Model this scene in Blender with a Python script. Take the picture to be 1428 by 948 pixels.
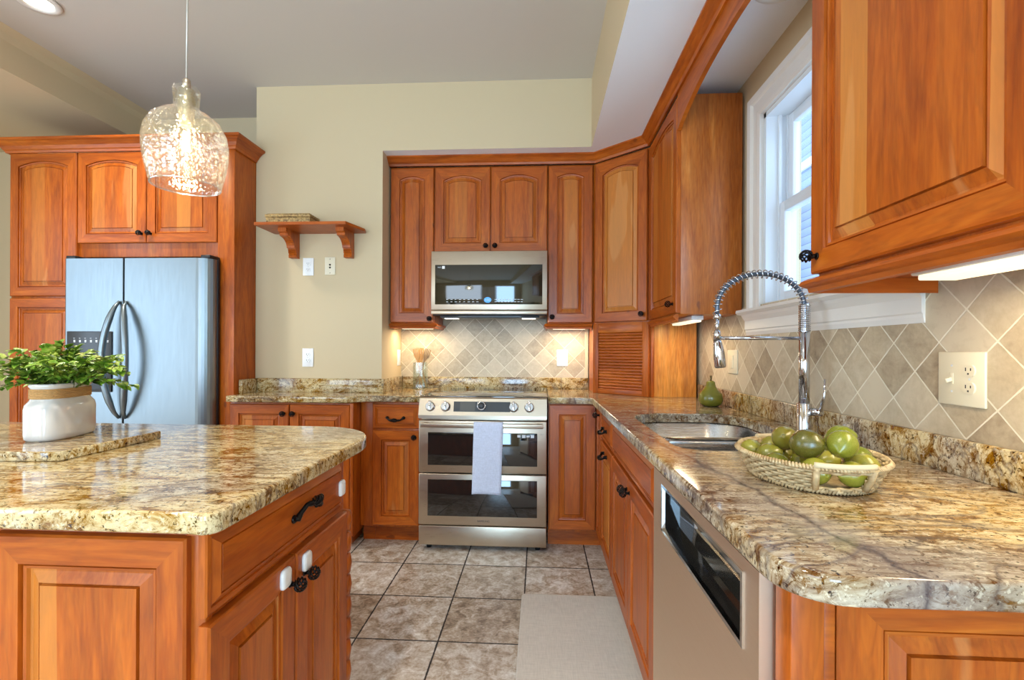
import bpy, bmesh, math, random
from math import sin, cos, pi, radians, sqrt
from mathutils import Vector, Matrix
random.seed(7)
for _o in list(bpy.data.objects): bpy.data.objects.remove(_o)
S = bpy.context.scene
COL = S.collection

# ---------------------------------------------------------------- camera
cam = bpy.data.cameras.new('camera'); camo = bpy.data.objects.new('camera', cam); COL.objects.link(camo)
cam.sensor_width = 36.0; cam.lens = 663.8/1428*36; cam.clip_start = .02; cam.shift_y = 14.1/1428
camo.matrix_world = Matrix.Translation((0, 0, 1.194)) @ Matrix.Rotation(.0559, 4, 'Z') @ Matrix.Rotation(radians(90), 4, 'X') @ Matrix.Rotation(.0048, 4, 'Z')
S.camera = camo

# ---------------------------------------------------------------- view, world, big lights
S.view_settings.view_transform = 'Standard'; S.view_settings.look = 'None'
S.view_settings.gamma = 1; S.view_settings.use_curve_mapping = False
S.view_settings.exposure = 0.12
w = bpy.data.worlds.new('world'); S.world = w; w.use_nodes = True
bg = w.node_tree.nodes['Background']; bg.inputs[0].default_value = (.62, .80, 1, 1); bg.inputs[1].default_value = 3.4

def area(name, loc, direction, sx, sy, power, color, shape='RECTANGLE', spread=pi):
    l = bpy.data.lights.new(name, 'AREA'); l.shape = shape; l.size = sx
    if shape in ('RECTANGLE', 'ELLIPSE'): l.size_y = sy
    l.energy = power; l.color = color; l.spread = spread
    o = bpy.data.objects.new(name, l); COL.objects.link(o); o.location = loc
    o.rotation_euler = Vector(direction).to_track_quat('-Z', 'Y').to_euler(); return o
DAY = (.74, .86, 1.0); WARM = (1.0, .80, .52); NEUT = (1.0, .93, .82)
# daylight from the windows in the wall behind the camera and from the kitchen window, plus an added left fill
area('daylight_rear_left', (-2.45, -2.5, 1.45), (0, 1, 0), 2.2, 1.7, 48, DAY)
area('added_fill_left', (-4.3, .35, 1.35), (1, 0, 0), 2.3, 2.0, 19, DAY)  # added bluish fill to brighten the refrigerator, stands in for an unseen window
area('daylight_rear_right', (.05, -2.5, 1.2), (0, 1, 0), 1.0, 1.9, 80, (.40, .70, 1.0))
po = area('kitchen_window_portal', (1.15, 1.76, 1.81), (-1, 0, 0), .80, .88, 10, (1, 1, 1)); po.data.cycles.is_portal = True
sun = bpy.data.lights.new('sun', 'SUN'); sun.energy = 3.2; sun.color = (1, .97, .92); sun.angle = .01
suno = bpy.data.objects.new('sun', sun); COL.objects.link(suno); suno.rotation_euler = Vector((.6, -.2, -1)).to_track_quat('-Z', 'Y').to_euler()
# ceiling lamps
for i, (x, y) in enumerate(((-2.5, 2.235), (-.6, .35), (-2.5, .3), (-.6, -1.4), (-2.5, -1.4))):
    area('recessed_lamp', (x, y, 2.905), (0, 0, -1), .13, .13, 15, NEUT, 'DISK', 2.1)

# ---------------------------------------------------------------- node helpers
def srgb(r, g, b):
    f = lambda c: (c/255/12.92) if c/255 <= .04045 else ((c/255+.055)/1.055)**2.4
    return (f(r), f(g), f(b), 1)
class NT:
    def __init__(s, name):
        s.m = bpy.data.materials.new(name); s.m.use_nodes = True; s.t = s.m.node_tree
        s.b = s.t.nodes['Principled BSDF']
    def n(s, kind, **kw):
        x = s.t.nodes.new(kind)
        for k, v in kw.items(): setattr(x, k, v)
        return x
    def put(s, sock, v):
        if isinstance(v, bpy.types.NodeSocket): s.t.links.new(v, sock)
        elif v is not None: sock.default_value = v
    def math(s, op, a, b=None, clamp=False):
        x = s.n('ShaderNodeMath', operation=op, use_clamp=clamp); s.put(x.inputs[0], a)
        if b is not None: s.put(x.inputs[1], b)
        return x.outputs[0]
    def coords(s, kind='Object'):
        return s.n('ShaderNodeTexCoord').outputs[kind]
    def pos(s): return s.n('ShaderNodeNewGeometry').outputs['Position']
    def mapping(s, v, scale=(1, 1, 1), rot=(0, 0, 0), loc=(0, 0, 0)):
        x = s.n('ShaderNodeMapping'); s.put(x.inputs[0], v)
        x.inputs['Scale'].default_value = scale; x.inputs['Rotation'].default_value = rot; x.inputs['Location'].default_value = loc
        return x.outputs[0]
    def noise(s, v, scale, detail=4, rough=.55, dist=0, out=0):
        x = s.n('ShaderNodeTexNoise'); s.put(x.inputs['Vector'], v); x.inputs['Scale'].default_value = scale
        x.inputs['Detail'].default_value = detail; x.inputs['Roughness'].default_value = rough; x.inputs['Distortion'].default_value = dist
        return x.outputs[out]
    def ramp(s, f, stops, mode='LINEAR'):
        x = s.n('ShaderNodeValToRGB'); s.put(x.inputs[0], f); r = x.color_ramp; r.interpolation = mode
        while len(r.elements) < len(stops): r.elements.new(.5)
        for e, (p, c) in zip(r.elements, stops): e.position = p; e.color = c if len(c) == 4 else (*c, 1)
        return x.outputs[0]
    def mix(s, f, a, b, mode='MIX'):
        x = s.n('ShaderNodeMix', data_type='RGBA', blend_type=mode); s.put(x.inputs[0], f); s.put(x.inputs[6], a); s.put(x.inputs[7], b)
        return x.outputs[2]
    def sep(s, v):
        x = s.n('ShaderNodeSeparateXYZ'); s.put(x.inputs[0], v); return x.outputs
    def comb(s, x_, y_, z_):
        x = s.n('ShaderNodeCombineXYZ'); s.put(x.inputs[0], x_); s.put(x.inputs[1], y_); s.put(x.inputs[2], z_); return x.outputs[0]
    def bump(s, h, strength=.3, dist=.002):
        x = s.n('ShaderNodeBump'); s.put(x.inputs['Height'], h); x.inputs['Strength'].default_value = strength; x.inputs['Distance'].default_value = dist
        s.t.links.new(x.outputs[0], s.b.inputs['Normal']); return x
    def set(s, **kw):
        for k, v in kw.items(): s.put(s.b.inputs[k.replace('_', ' ')], v)
        return s.m
def plain(name, col, rough=.5, metal=0, **kw):
    t = NT(name); t.set(Base_Color=col, Roughness=rough, Metallic=metal)
    for k, v in kw.items(): t.b.inputs[k.replace('_', ' ')].default_value = v
    return t.m

def wood(name, axis, strips=False, tone=(1, 1, 1), board=.085):
    t = NT(name); rnd = t.n('ShaderNodeObjectInfo').outputs['Random']
    p = t.pos(); P = t.sep(p)
    off = t.comb(t.math('MULTIPLY', rnd, 3.1), t.math('MULTIPLY', rnd, 7.7), t.math('MULTIPLY', rnd, 1.9))
    v = t.n('ShaderNodeVectorMath', operation='ADD'); t.put(v.inputs[0], p); t.put(v.inputs[1], off); v = v.outputs[0]
    sc = (1, 1, .11) if axis == 'Z' else (.11, .11, 1)
    m = t.mapping(v, sc)
    big = t.noise(m, 13, 4, .6, 1.2)
    fine = t.noise(m, 120, 3, .6)
    warp = t.noise(m, 22, 3, .55, 1.5)
    T = lambda r, g, b: srgb(min(255, r*tone[0]), min(255, g*tone[1]), min(255, b*tone[2]))
    c = t.ramp(big, [(.25, T(122, 46, 5)), (.43, T(166, 74, 11)), (.60, T(186, 91, 18)), (.8, T(208, 120, 34))])
    c = t.mix(t.math('MULTIPLY', t.ramp(warp, [(.42, (0, 0, 0)), (.5, (1, 1, 1)), (.58, (0, 0, 0))]), .30), c, T(104, 44, 12))
    c = t.mix(.20, c, t.ramp(fine, [(.3, T(112, 44, 8)), (.7, T(204, 120, 40))]), 'MIX')
    if strips:
        s = t.math('ADD', t.math('ADD', P[0], t.math('MULTIPLY', P[1], 1.0)), t.math('MULTIPLY', rnd, 5))
        s = t.math('ADD', s, t.math('MULTIPLY', t.noise(t.mapping(v, (1, 1, .5)), 2.2), .02))
        wn = t.n('ShaderNodeTexWhiteNoise', noise_dimensions='1D'); t.put(wn.inputs['W'], t.math('FLOOR', t.math('DIVIDE', s, board)))
        c = t.mix(t.ramp(wn.outputs[0], [(0, (0, 0, 0)), (.5, (.05, .05, .05)), (1, (.62, .62, .62))]), c, T(214, 144, 66))
        sap = t.noise(t.mapping(v, (1, 1, .14)), 7, 2, .5, .6)
        c = t.mix(t.math('MULTIPLY', t.ramp(sap, [(.63, (0, 0, 0)), (.66, (1, 1, 1))]), .22), c, T(226, 172, 110))
    knot = t.noise(t.mapping(v, (1, 1, .5) if axis == 'Z' else (.5, .5, 1)), 16, 2, .5)
    c = t.mix(t.math('MULTIPLY', t.ramp(knot, [(.74, (0, 0, 0)), (.79, (1, 1, 1))]), .6), c, T(90, 40, 20))
    t.set(Base_Color=c, Roughness=.36, Specular_IOR_Level=.34); t.b.inputs['Coat Weight'].default_value = .10; t.b.inputs['Coat Roughness'].default_value = .2
    t.bump(fine, .04, .001)
    return t.m
WV = wood('cherry_vertical', 'Z'); WH = wood('cherry_horizontal', 'X'); WP = wood('cherry_panel', 'Z', True)
WL = wood('cherry_warm_lit', 'Z', False, (1.24, 1.65, 3.0))  # same cherry, warm lamplight put into the tone for the garage side
WS = wood('veneer_side', 'Z', False, (1.04, 1.2, 2.1))
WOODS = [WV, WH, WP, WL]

def granite(name='granite', right=False):
    t = NT(name); p = t.pos()
    st = t.mapping(p, (1, 2.6, 1.6), (0, 0, .45))
    flow = t.noise(st, 8.5, 9, .72, 1.5)
    streak = t.noise(t.mapping(p, (1, 4.0, 2.0), (0, 0, .45)), 30, 7, .75, 1.1)
    cloud = t.noise(p, 2.1, 4, .5, .4)
    c = t.ramp(flow, [(.28, srgb(104, 72, 40)), (.42, srgb(150, 116, 72)), (.50, srgb(198, 174, 130)), (.58, srgb(212, 196, 157)), (.8, srgb(204, 186, 142))])
    grey = t.ramp(flow, [(.3, srgb(78, 70, 66)), (.5, srgb(146, 137, 132)), (.7, srgb(198, 190, 182))])
    c = t.mix(t.ramp(cloud, [(.36 if right else .46, (0, 0, 0)), (.6 if right else .64, (.75, .75, .75))]), c, grey)
    c = t.mix(t.math('MULTIPLY', t.ramp(streak, [(.53, (0, 0, 0)), (.62, (1, 1, 1))]), .72), c, srgb(112, 76, 42))
    c = t.mix(t.math('MULTIPLY', t.ramp(streak, [(.34, (1, 1, 1)), (.42, (0, 0, 0))]), .7), c, srgb(240, 228, 196))
    sp = t.noise(p, 115, 3, .65); sp2 = t.noise(p, 62, 5, .7, .6)
    c = t.mix(t.math('MULTIPLY', t.ramp(sp2, [(.57, (0, 0, 0)), (.63, (1, 1, 1))]), .75), c, srgb(88, 60, 40))
    c = t.mix(t.math('MULTIPLY', t.ramp(sp, [(.60, (0, 0, 0)), (.65, (1, 1, 1))]), .8), c, srgb(46, 38, 36))
    c = t.mix(t.math('MULTIPLY', t.ramp(t.noise(p, 90, 3, .6), [(.34, (1, 1, 1)), (.40, (0, 0, 0))]), .5), c, srgb(228, 218, 194))
    v = t.noise(t.mapping(p, (1, 2.2, 1.5), (0, 0, .5)), 1.5, 4, .6, 1.2)
    vein = t.ramp(v, [(.482, (0, 0, 0)), (.5, (1, 1, 1)), (.518, (0, 0, 0))])
    c = t.mix(t.math('MULTIPLY', vein, .6), c, srgb(92, 84, 86))
    if right:
        P = t.sep(p); wv = t.math('MULTIPLY', t.math('SUBTRACT', t.noise(p, 7, 5, .65), .5), .10)
        dline = t.math('ADD', t.math('ADD', t.math('MULTIPLY', P[0], VA), t.math('MULTIPLY', P[1], VB)), t.math('ADD', wv, -VC))
        dabs = t.math('ABSOLUTE', dline)
        c = t.mix(t.math('MULTIPLY', t.ramp(dabs, [(.0, (1, 1, 1)), (.075, (0, 0, 0))]), .5), c, srgb(150, 142, 142))
        c = t.mix(t.math('MULTIPLY', t.ramp(dabs, [(.0, (1, 1, 1)), (.010, (0, 0, 0))]), .75), c, srgb(84, 78, 84))
    bc = t.n('ShaderNodeBrightContrast'); t.put(bc.inputs[0], c); bc.inputs[1].default_value = -.03; bc.inputs[2].default_value = .07; c = bc.outputs[0]
    return t.set(Base_Color=c, Roughness=.09, Specular_IOR_Level=.5)
VA, VB, VC = .993, .117, .542
GR = granite(); GRR = granite('granite_grey', True)

def tiles(name, ax, a0, z0, sx, sz, diag, gw, stops, grout, rough, bumps, mott):
    t = NT(name); p = t.pos(); P = t.sep(p)
    a = t.math('SUBTRACT', P[ax[0]], a0); z = t.math('SUBTRACT', P[ax[1]], z0)
    if diag:
        u = t.math('DIVIDE', t.math('ADD', a, z), sx); v = t.math('DIVIDE', t.math('SUBTRACT', a, z), sx)
    else:
        u = t.math('DIVIDE', a, sx); v = t.math('DIVIDE', z, sz)
    def edge(q):
        f = t.math('FRACT', q); return t.math('MINIMUM', f, t.math('SUBTRACT', 1, f))
    e = t.math('MINIMUM', edge(u), edge(v))
    wob = t.math('MULTIPLY', t.math('SUBTRACT', t.noise(p, 45, 3), .5), gw*1.4)
    e = t.math('ADD', e, wob)
    g = t.math('SMOOTH_MIN', 1, 1) if False else t.ramp(t.math('DIVIDE', e, gw*2), [(.4, (1, 1, 1)), (.55, (0, 0, 0))])
    wn = t.n('ShaderNodeTexWhiteNoise', noise_dimensions='3D'); t.put(wn.inputs[0], t.comb(t.math('FLOOR', u), t.math('FLOOR', v), 0))
    off = t.n('ShaderNodeVectorMath', operation='MULTIPLY_ADD'); t.put(off.inputs[0], wn.outputs['Color']); off.inputs[1].default_value = (9, 9, 9); t.put(off.inputs[2], p)
    m1 = t.noise(off.outputs[0], mott[0], 6, .65, .6); m2 = t.noise(off.outputs[0], mott[1], 4, .6)
    f = t.math('ADD', t.math('MULTIPLY', m1, .62), t.math('ADD', t.math('MULTIPLY', wn.outputs[0], mott[2]), t.math('MULTIPLY', m2, .25)))
    c = t.ramp(f, stops)
    c = t.mix(g, c, grout)
    t.set(Base_Color=c, Roughness=t.mix(g, (rough,)*3+(1,), (.8, .8, .8, 1)))
    h = t.math('SUBTRACT', t.math('MULTIPLY', m1, bumps), g)
    t.bump(h, .5, .0025)
    return t.m
BST = [(.25, srgb(142, 128, 108)), (.45, srgb(172, 156, 130)), (.62, srgb(190, 176, 150)), (.85, srgb(206, 192, 166))]
SPLASH_B = tiles('travertine_back', (0, 2), -.613, .992, .1455, .1455, True, .018, BST, srgb(226, 218, 196), .45, .3, (20, 80, .34))
BST = [(.28, srgb(128, 112, 92)), (.42, srgb(166, 148, 122)), (.56, srgb(186, 170, 142)), (.75, srgb(204, 190, 164))]
SPLASH_R = tiles('travertine_right', (1, 2), 1.139, .996, .148, .148, True, .018, BST, srgb(226, 218, 196), .45, .3, (14, 60, .38))
FLOOR = tiles('floor_tile', (0, 1), -.063, 2.277, .343, .347, False, .011,
              [(.36, srgb(122, 104, 86)), (.45, srgb(168, 150, 130)), (.53, srgb(196, 186, 174)), (.62, srgb(222, 218, 212))], srgb(52, 46, 44), .34, .8, (17, 90, .13))

def paint(name, col):
    t = NT(name); t.set(Base_Color=col, Roughness=.75); t.bump(t.noise(t.pos(), 160, 2), .05, .001); return t.m
WALL = paint('wall_paint', srgb(206, 187, 151)); CEIL = paint('ceiling_paint', srgb(206, 200, 190)); SOFF = paint('soffit_daylit_paint', srgb(238, 240, 243))  # soffit underside tone has bright bluish window light put into it
TRIM = plain('white_trim', srgb(232, 230, 224), .35)
def steel(name, axis=2, col=(188, 184, 176), rough=.27):
    t = NT(name); s = [60, 60, 60]; s[axis] = 1.2
    n = t.noise(t.mapping(t.pos(), s), 9, 3, .6)
    t.set(Base_Color=srgb(*col), Metallic=1.0, Roughness=t.ramp(n, [(.3, (rough-.05,)*3), (.7, (rough+.07,)*3)]))
    t.bump(n, .03, .0006); return t.m
ST_V = steel('brushed_steel_vertical', 2, (136, 147, 152), .36); ST_H = steel('brushed_steel_horizontal', 0, (196, 182, 162), .32)
ST_Y = steel('brushed_steel_long', 1, (226, 204, 178), .48); SINKM = steel('sink_steel', 0, (190, 188, 186), .24)
CHROME = plain('chrome', srgb(205, 205, 208), .09, 1); BLACKM = plain('black_iron', srgb(26, 23, 22), .32, .7)
BGLASS = plain('black_glass', (.012, .011, .010, 1), .05, 0, Coat_Weight=1.0, Coat_Roughness=.03)
MGLASS = plain('mirror_glass', (.022, .020, .012, 1), .05, .0, Specular_IOR_Level=.8)
BLACKP = plain('black_plastic', srgb(24, 24, 26), .4); GREYP = plain('dark_grey_panel', srgb(52, 56, 60), .3)
WHITEP = plain('white_plastic', srgb(238, 238, 236), .3); IVORY = plain('ivory_plastic', srgb(226, 216, 188), .35); SLOT = plain('outlet_slot', srgb(40, 36, 34), .6)
CERAM = plain('white_ceramic', srgb(208, 203, 196), .12, 0, Coat_Weight=.6)
MARK = plain('pale_marks', srgb(205, 208, 212), .4); SEEDW = None; BLUE = plain('blue_display', srgb(40, 120, 200), .3, 0)
BLUE.node_tree.nodes['Principled BSDF'].inputs['Emission Color'].default_value = (.1, .45, 1, 1); BLUE.node_tree.nodes['Principled BSDF'].inputs['Emission Strength'].default_value = .6
def emis(name, col, st):
    t = NT(name); t.set(Base_Color=(.8, .8, .8, 1)); t.b.inputs['Emission Color'].default_value = col; t.b.inputs['Emission Strength'].default_value = st; return t.m
BULB = emis('bulb_glow', (1, .86, .6, 1), 14); TUBE = emis('tube_glow', (1, .86, .56, 1), 1.05); CANL = emis('can_glow', (1, .93, .75, 1), 5)
def clear(name, tint, ior, bumps=0, scale=60, minref=.0):
    t = NT(name); tr = t.n('ShaderNodeBsdfTransparent'); tr.inputs[0].default_value = tint
    gl = t.n('ShaderNodeBsdfGlossy'); gl.inputs['Roughness'].default_value = .05; gl.inputs['Color'].default_value = (1, 1, 1, 1)
    fr = t.n('ShaderNodeLayerWeight'); fr.inputs[0].default_value = .5; r0 = ((ior-1)/(ior+1))**2
    if bumps:
        b = t.n('ShaderNodeBump'); b.inputs['Strength'].default_value = bumps; b.inputs['Distance'].default_value = .004
        vo = t.n('ShaderNodeTexVoronoi'); vo.inputs['Scale'].default_value = scale; t.put(vo.inputs['Vector'], t.coords())
        t.put(b.inputs['Height'], vo.outputs[0])
        t.put(gl.inputs['Normal'], b.outputs[0]); t.put(fr.inputs['Normal'], b.outputs[0])
    mx = t.n('ShaderNodeMixShader'); f = t.math('ADD', t.math('MULTIPLY', t.math('POWER', fr.outputs['Facing'], 4), .8), r0+minref, True)
    t.put(mx.inputs[0], f); t.put(mx.inputs[1], tr.outputs[0]); t.put(mx.inputs[2], gl.outputs[0])
    if bumps:
        f = t.math('MINIMUM', f, .6); t.put(mx.inputs[0], f)
        tl = t.n('ShaderNodeBsdfTranslucent'); tl.inputs[0].default_value = (1, .98, .94, 1); m2 = t.n('ShaderNodeMixShader')
        t.put(m2.inputs[0], t.ramp(vo.outputs[0], [(.0, (.13, .13, .13)), (.45, (.012, .012, .012))])); t.put(m2.inputs[1], mx.outputs[0]); t.put(m2.inputs[2], tl.outputs[0]); mx = m2
    t.put(t.n('ShaderNodeOutputMaterial').inputs[0], mx.outputs[0])
    for o in t.t.nodes:
        if o.bl_idname == 'ShaderNodeOutputMaterial' and not o.inputs[0].links[0].from_node == mx: t.t.nodes.remove(o); break
    return t.m
PANE = clear('window_glass', (.93, .97, 1, 1), 1.45); SEED = clear('seeded_glass', (.95, .94, .9, 1), 1.4, .5, 95, .05); JARG = clear('jar_glass', (.92, .96, .96, 1), 1.35, 0, 1, .02)
def cloth(name, col, scale, st=.4):
    t = NT(name); p = t.pos(); a = t.noise(t.mapping(p, (1, .08, .3)), scale, 3); b = t.noise(t.mapping(p, (.08, 1, 1)), scale, 3)
    f = t.math('MULTIPLY', t.math('ADD', a, b), .5)
    c = t.mix(t.ramp(f, [(.35, (0, 0, 0)), (.65, (1, 1, 1))]), tuple(x*.8 for x in col[:3])+(1,), col)
    t.set(Base_Color=c, Roughness=.85); t.bump(f, st, .002); return t.m
MATF = cloth('mat_weave', srgb(206, 200, 190), 240); TOWEL = cloth('towel_cloth', srgb(214, 222, 242), 300)
JUTE = cloth('jute', srgb(196, 150, 92), 300)
def wicker():
    t = NT('wicker'); n = t.noise(t.coords(), 60, 3)
    t.set(Base_Color=t.ramp(n, [(.3, srgb(160, 130, 86)), (.7, srgb(216, 194, 150))]), Roughness=.6); return t.m
WICK = wicker()
def lime(name, a, b):
    t = NT(name); p = t.coords(); n = t.noise(p, 18, 3); r = t.n('ShaderNodeObjectInfo').outputs['Random']
    c = t.mix(t.ramp(t.math('ADD', t.math('MULTIPLY', n, .6), t.math('MULTIPLY', r, .4)), [(.3, (0, 0, 0)), (.7, (1, 1, 1))]), a, b)
    t.set(Base_Color=c, Roughness=.22); t.b.inputs['Coat Weight'].default_value = .4; t.bump(t.noise(p, 260, 2), .12, .001); return t.m
LIME = lime('lime_skin', srgb(104, 104, 28), srgb(154, 148, 54)); LIMED = lime('lime_dark', srgb(80, 76, 24), srgb(120, 112, 38)); LIMEG = lime('lime_green', srgb(100, 110, 24), srgb(150, 148, 50))
PEARM = lime('pear_glaze', srgb(104, 104, 30), srgb(134, 128, 44)); STEMM = plain('stem_brown', srgb(96, 80, 34), .5)
def leafmat():
    t = NT('leaf'); n = t.noise(t.coords(), 28, 3)
    c = t.ramp(n, [(.3, srgb(58, 98, 24)), (.48, srgb(118, 154, 44)), (.60, srgb(172, 192, 80)), (.70, srgb(226, 222, 150))])
    t.set(Base_Color=c, Roughness=.4); t.b.inputs['Subsurface Weight'].default_value = .0; return t.m
LEAF = leafmat(); VINE = plain('vine_stem', srgb(88, 110, 44), .6)
def spoonwood(name, c1, c2):
    t = NT(name); t.set(Base_Color=t.ramp(t.noise(t.mapping(t.coords(), (1, 1, .1)), 60, 3), [(.3, c1), (.7, c2)]), Roughness=.55); return t.m
BEECH = spoonwood('beech', srgb(168, 120, 62), srgb(200, 156, 96)); OLIVE = spoonwood('olive_wood', srgb(112, 82, 50), srgb(164, 132, 90))
def siding():
    t = NT('siding'); P = t.sep(t.pos()); f = t.math('FRACT', t.math('DIVIDE', P[2], .11))
    t.set(Base_Color=t.ramp(f, [(0, srgb(60, 74, 100)), (.12, srgb(112, 128, 156)), (1, srgb(130, 146, 174))]), Roughness=.6); return t.m
SIDE = siding()
def gild():
    t = NT('gilded_relief'); n = t.noise(t.coords(), 90, 4, .7)
    t.set(Base_Color=t.ramp(n, [(.35, srgb(92, 68, 38)), (.6, srgb(186, 154, 96))]), Roughness=.45, Metallic=.3); t.bump(n, .8, .003); return t.m
GILD = gild()

# ---------------------------------------------------------------- mesh helpers
class MB:
    def __init__(s): s.bm = bmesh.new(); s.smooth = False
    def v(s, p): return s.bm.verts.new(p)
    def f(s, vs, mi=0, smooth=False):
        try: x = s.bm.faces.new(vs)
        except ValueError: return None
        x.material_index = mi; x.smooth = smooth; return x
    def box(s, x0, x1, y0, y1, z0, z1, bev=0, mi=0, M=None):
        tmp = bmesh.new(); bmesh.ops.create_cube(tmp, size=1)
        for v in tmp.verts: v.co = Vector(((x0+x1)/2+v.co.x*abs(x1-x0), (y0+y1)/2+v.co.y*abs(y1-y0), (z0+z1)/2+v.co.z*abs(z1-z0)))
        if bev: bmesh.ops.bevel(tmp, geom=tmp.edges[:], offset=bev, segments=2, affect='EDGES', profile=.5)
        return s.merge(tmp, mi, M, bev > 0)
    def merge(s, tmp, mi=0, M=None, smooth=False, keep=False):
        mp = {}
        for v in tmp.verts: mp[v] = s.bm.verts.new((M @ v.co) if M else v.co)
        for f in tmp.faces:
            n = s.f([mp[v] for v in f.verts], f.material_index if keep else mi, smooth)
        tmp.free(); return s
    def loft(s, rings, mi=0, smooth=True, closed=True, cap0=True, cap1=True):
        R = [[s.v(p) for p in r] for r in rings]
        for a, b in zip(R, R[1:]):
            n = len(a)
            for i in range(n if closed else n-1):
                s.f([a[i], a[(i+1) % n], b[(i+1) % n], b[i]], mi, smooth)
        if cap0 and closed: s.f(R[0][::-1], mi)
        if cap1 and closed: s.f(R[-1], mi)
        return R
    def lathe(s, prof, c=(0, 0, 0), n=28, mi=0, M=None, cap0=True, cap1=True, sx=1, sy=1):
        rings = []
        for r, z in prof:
            ring = [Vector((c[0]+r*sx*cos(2*pi*i/n), c[1]+r*sy*sin(2*pi*i/n), c[2]+z)) for i in range(n)]
            rings.append([M @ p for p in ring] if M else ring)
        s.loft(rings, mi, True, True, cap0, cap1); return s
    def tube(s, pts, r, n=8, mi=0, closed=False, cap=True):
        pts = [Vector(p) for p in pts]; rings = []; up = None; N = len(pts)
        for i, p in enumerate(pts):
            a = pts[(i-1) % N] if (i > 0 or closed) else p; b = pts[(i+1) % N] if (i < N-1 or closed) else p
            d = (b-a).normalized()
            if up is None: up = d.orthogonal().normalized()
            up = (up - d*up.dot(d));
            if up.length < 1e-6: up = d.orthogonal()
            up.normalize(); q = d.cross(up); rr = r[i] if isinstance(r, (list, tuple)) else r
            rings.append([p+up*rr*cos(2*pi*k/n)+q*rr*sin(2*pi*k/n) for k in range(n)])
        if closed: rings.append(rings[0])
        s.loft(rings, mi, True, True, cap and not closed, cap and not closed)
        return s
    def sweep(s, path, prof, mi=0, closed=False, Z=Vector((0, 0, 1)), smooth=False):
        """profile (out, up) swept along a horizontal polyline, mitred; out = right-hand side of travel"""
        path = [Vector(p) for p in path]; n = len(path); rings = []
        for i, p in enumerate(path):
            d0 = (p-path[i-1]).normalized() if i > 0 else None; d1 = (path[i+1]-p).normalized() if i < n-1 else None
            if d0 is None: d0 = d1
            if d1 is None: d1 = d0
            n0 = d0.cross(Z); n1 = d1.cross(Z); m = (n0+n1).normalized(); k = 1/max(.3, m.dot(n0))
            rings.append([p+m*o*k+Z*u for o, u in prof])
        s.loft(rings, mi, smooth, True, True, True); return s
    def obj(s, name, mats, parent=None, loc=None, fix=True, **props):
        if fix:
            bmesh.ops.remove_doubles(s.bm, verts=s.bm.verts, dist=1e-6); bmesh.ops.recalc_face_normals(s.bm, faces=s.bm.faces)
        base = Vector((0, 0, 0))
        if parent is not None:
            q = parent
            while q is not None: base += q.location; q = q.parent
        elif loc is not None: base = Vector(loc)
        for v in s.bm.verts: v.co -= base
        me = bpy.data.meshes.new(name); s.bm.to_mesh(me); s.bm.free()
        for m in (mats if isinstance(mats, (list, tuple)) else [mats]): me.materials.append(m)
        o = bpy.data.objects.new(name, me); COL.objects.link(o)
        if parent is not None: o.parent = parent
        elif loc is not None: o.location = loc
        for k, v in props.items(): o[k] = v
        return o
def thing(name, label, cat, loc=(0, 0, 0), group=None):
    o = bpy.data.objects.new(name, None); COL.objects.link(o); o.location = loc; o.empty_display_size = .05
    o['label'] = label; o['category'] = cat
    if group: o['group'] = group
    return o
def tag(o, label, cat, group=None):
    o['label'] = label; o['category'] = cat
    if group: o['group'] = group
    return o
def boxo(name, mat, dims, parent=None, bev=0, **props):
    return MB().box(*dims, bev).obj(name, mat, parent, None if parent is not None else ((dims[0]+dims[1])/2, (dims[2]+dims[3])/2, dims[4]), **props)
def struct(name, mat, *dims):
    m = MB()
    for d in dims: m.box(*d)
    return m.obj(name, mat, kind='structure')
class Fr:   # local frame on a face: a along width, t outward, z up
    def __init__(s, O, A): s.O = Vector(O); s.A = Vector(A).normalized(); s.N = s.A.cross(Vector((0, 0, 1)))
    def __call__(s, a, t, z): return s.O + s.A*a + s.N*t + Vector((0, 0, z))
    def M(s, a=0, t=0, z=0):
        o = s(a, t, z); return Matrix(((s.A.x, s.N.x, 0, o.x), (s.A.y, s.N.y, 0, o.y), (0, 0, 1, o.z), (0, 0, 0, 1)))
FRONT = lambda x, y: Fr((x, y, 0), (1, 0, 0))        # faces -Y, a -> +X
LEFTW = lambda x, y: Fr((x, y, 0), (0, -1, 0))       # faces -X, a -> -Y
RIGHTW = lambda x, y: Fr((x, y, 0), (0, 1, 0))       # faces +X, a -> +Y

def text(name, s, size, M, mat, parent, depth=.0004, align='CENTER'):
    cu = bpy.data.curves.new('t', 'FONT'); cu.body = s; cu.size = size; cu.extrude = depth; cu.align_x = align; cu.resolution_u = 3
    to = bpy.data.objects.new('t', cu); COL.objects.link(to); dg = bpy.context.evaluated_depsgraph_get()
    me = bpy.data.meshes.new_from_object(to.evaluated_get(dg)); bpy.data.objects.remove(to)
    me.materials.clear(); me.materials.append(mat)
    base = Vector((0, 0, 0)); q = parent
    while q is not None: base += q.location; q = q.parent
    me.transform(M)
    for v in me.vertices: v.co -= base
    o = bpy.data.objects.new(name, me); COL.objects.link(o); o.parent = parent; return o
def face_text_M(F, a, t, z):   # text plane lying on the face
    o = F(a, t, z); A, N = F.A, F.N
    return Matrix(((A.x, 0, N.x, o.x), (A.y, 0, N.y, o.y), (A.z, 1, N.z, o.z), (0, 0, 0, 1)))

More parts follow.
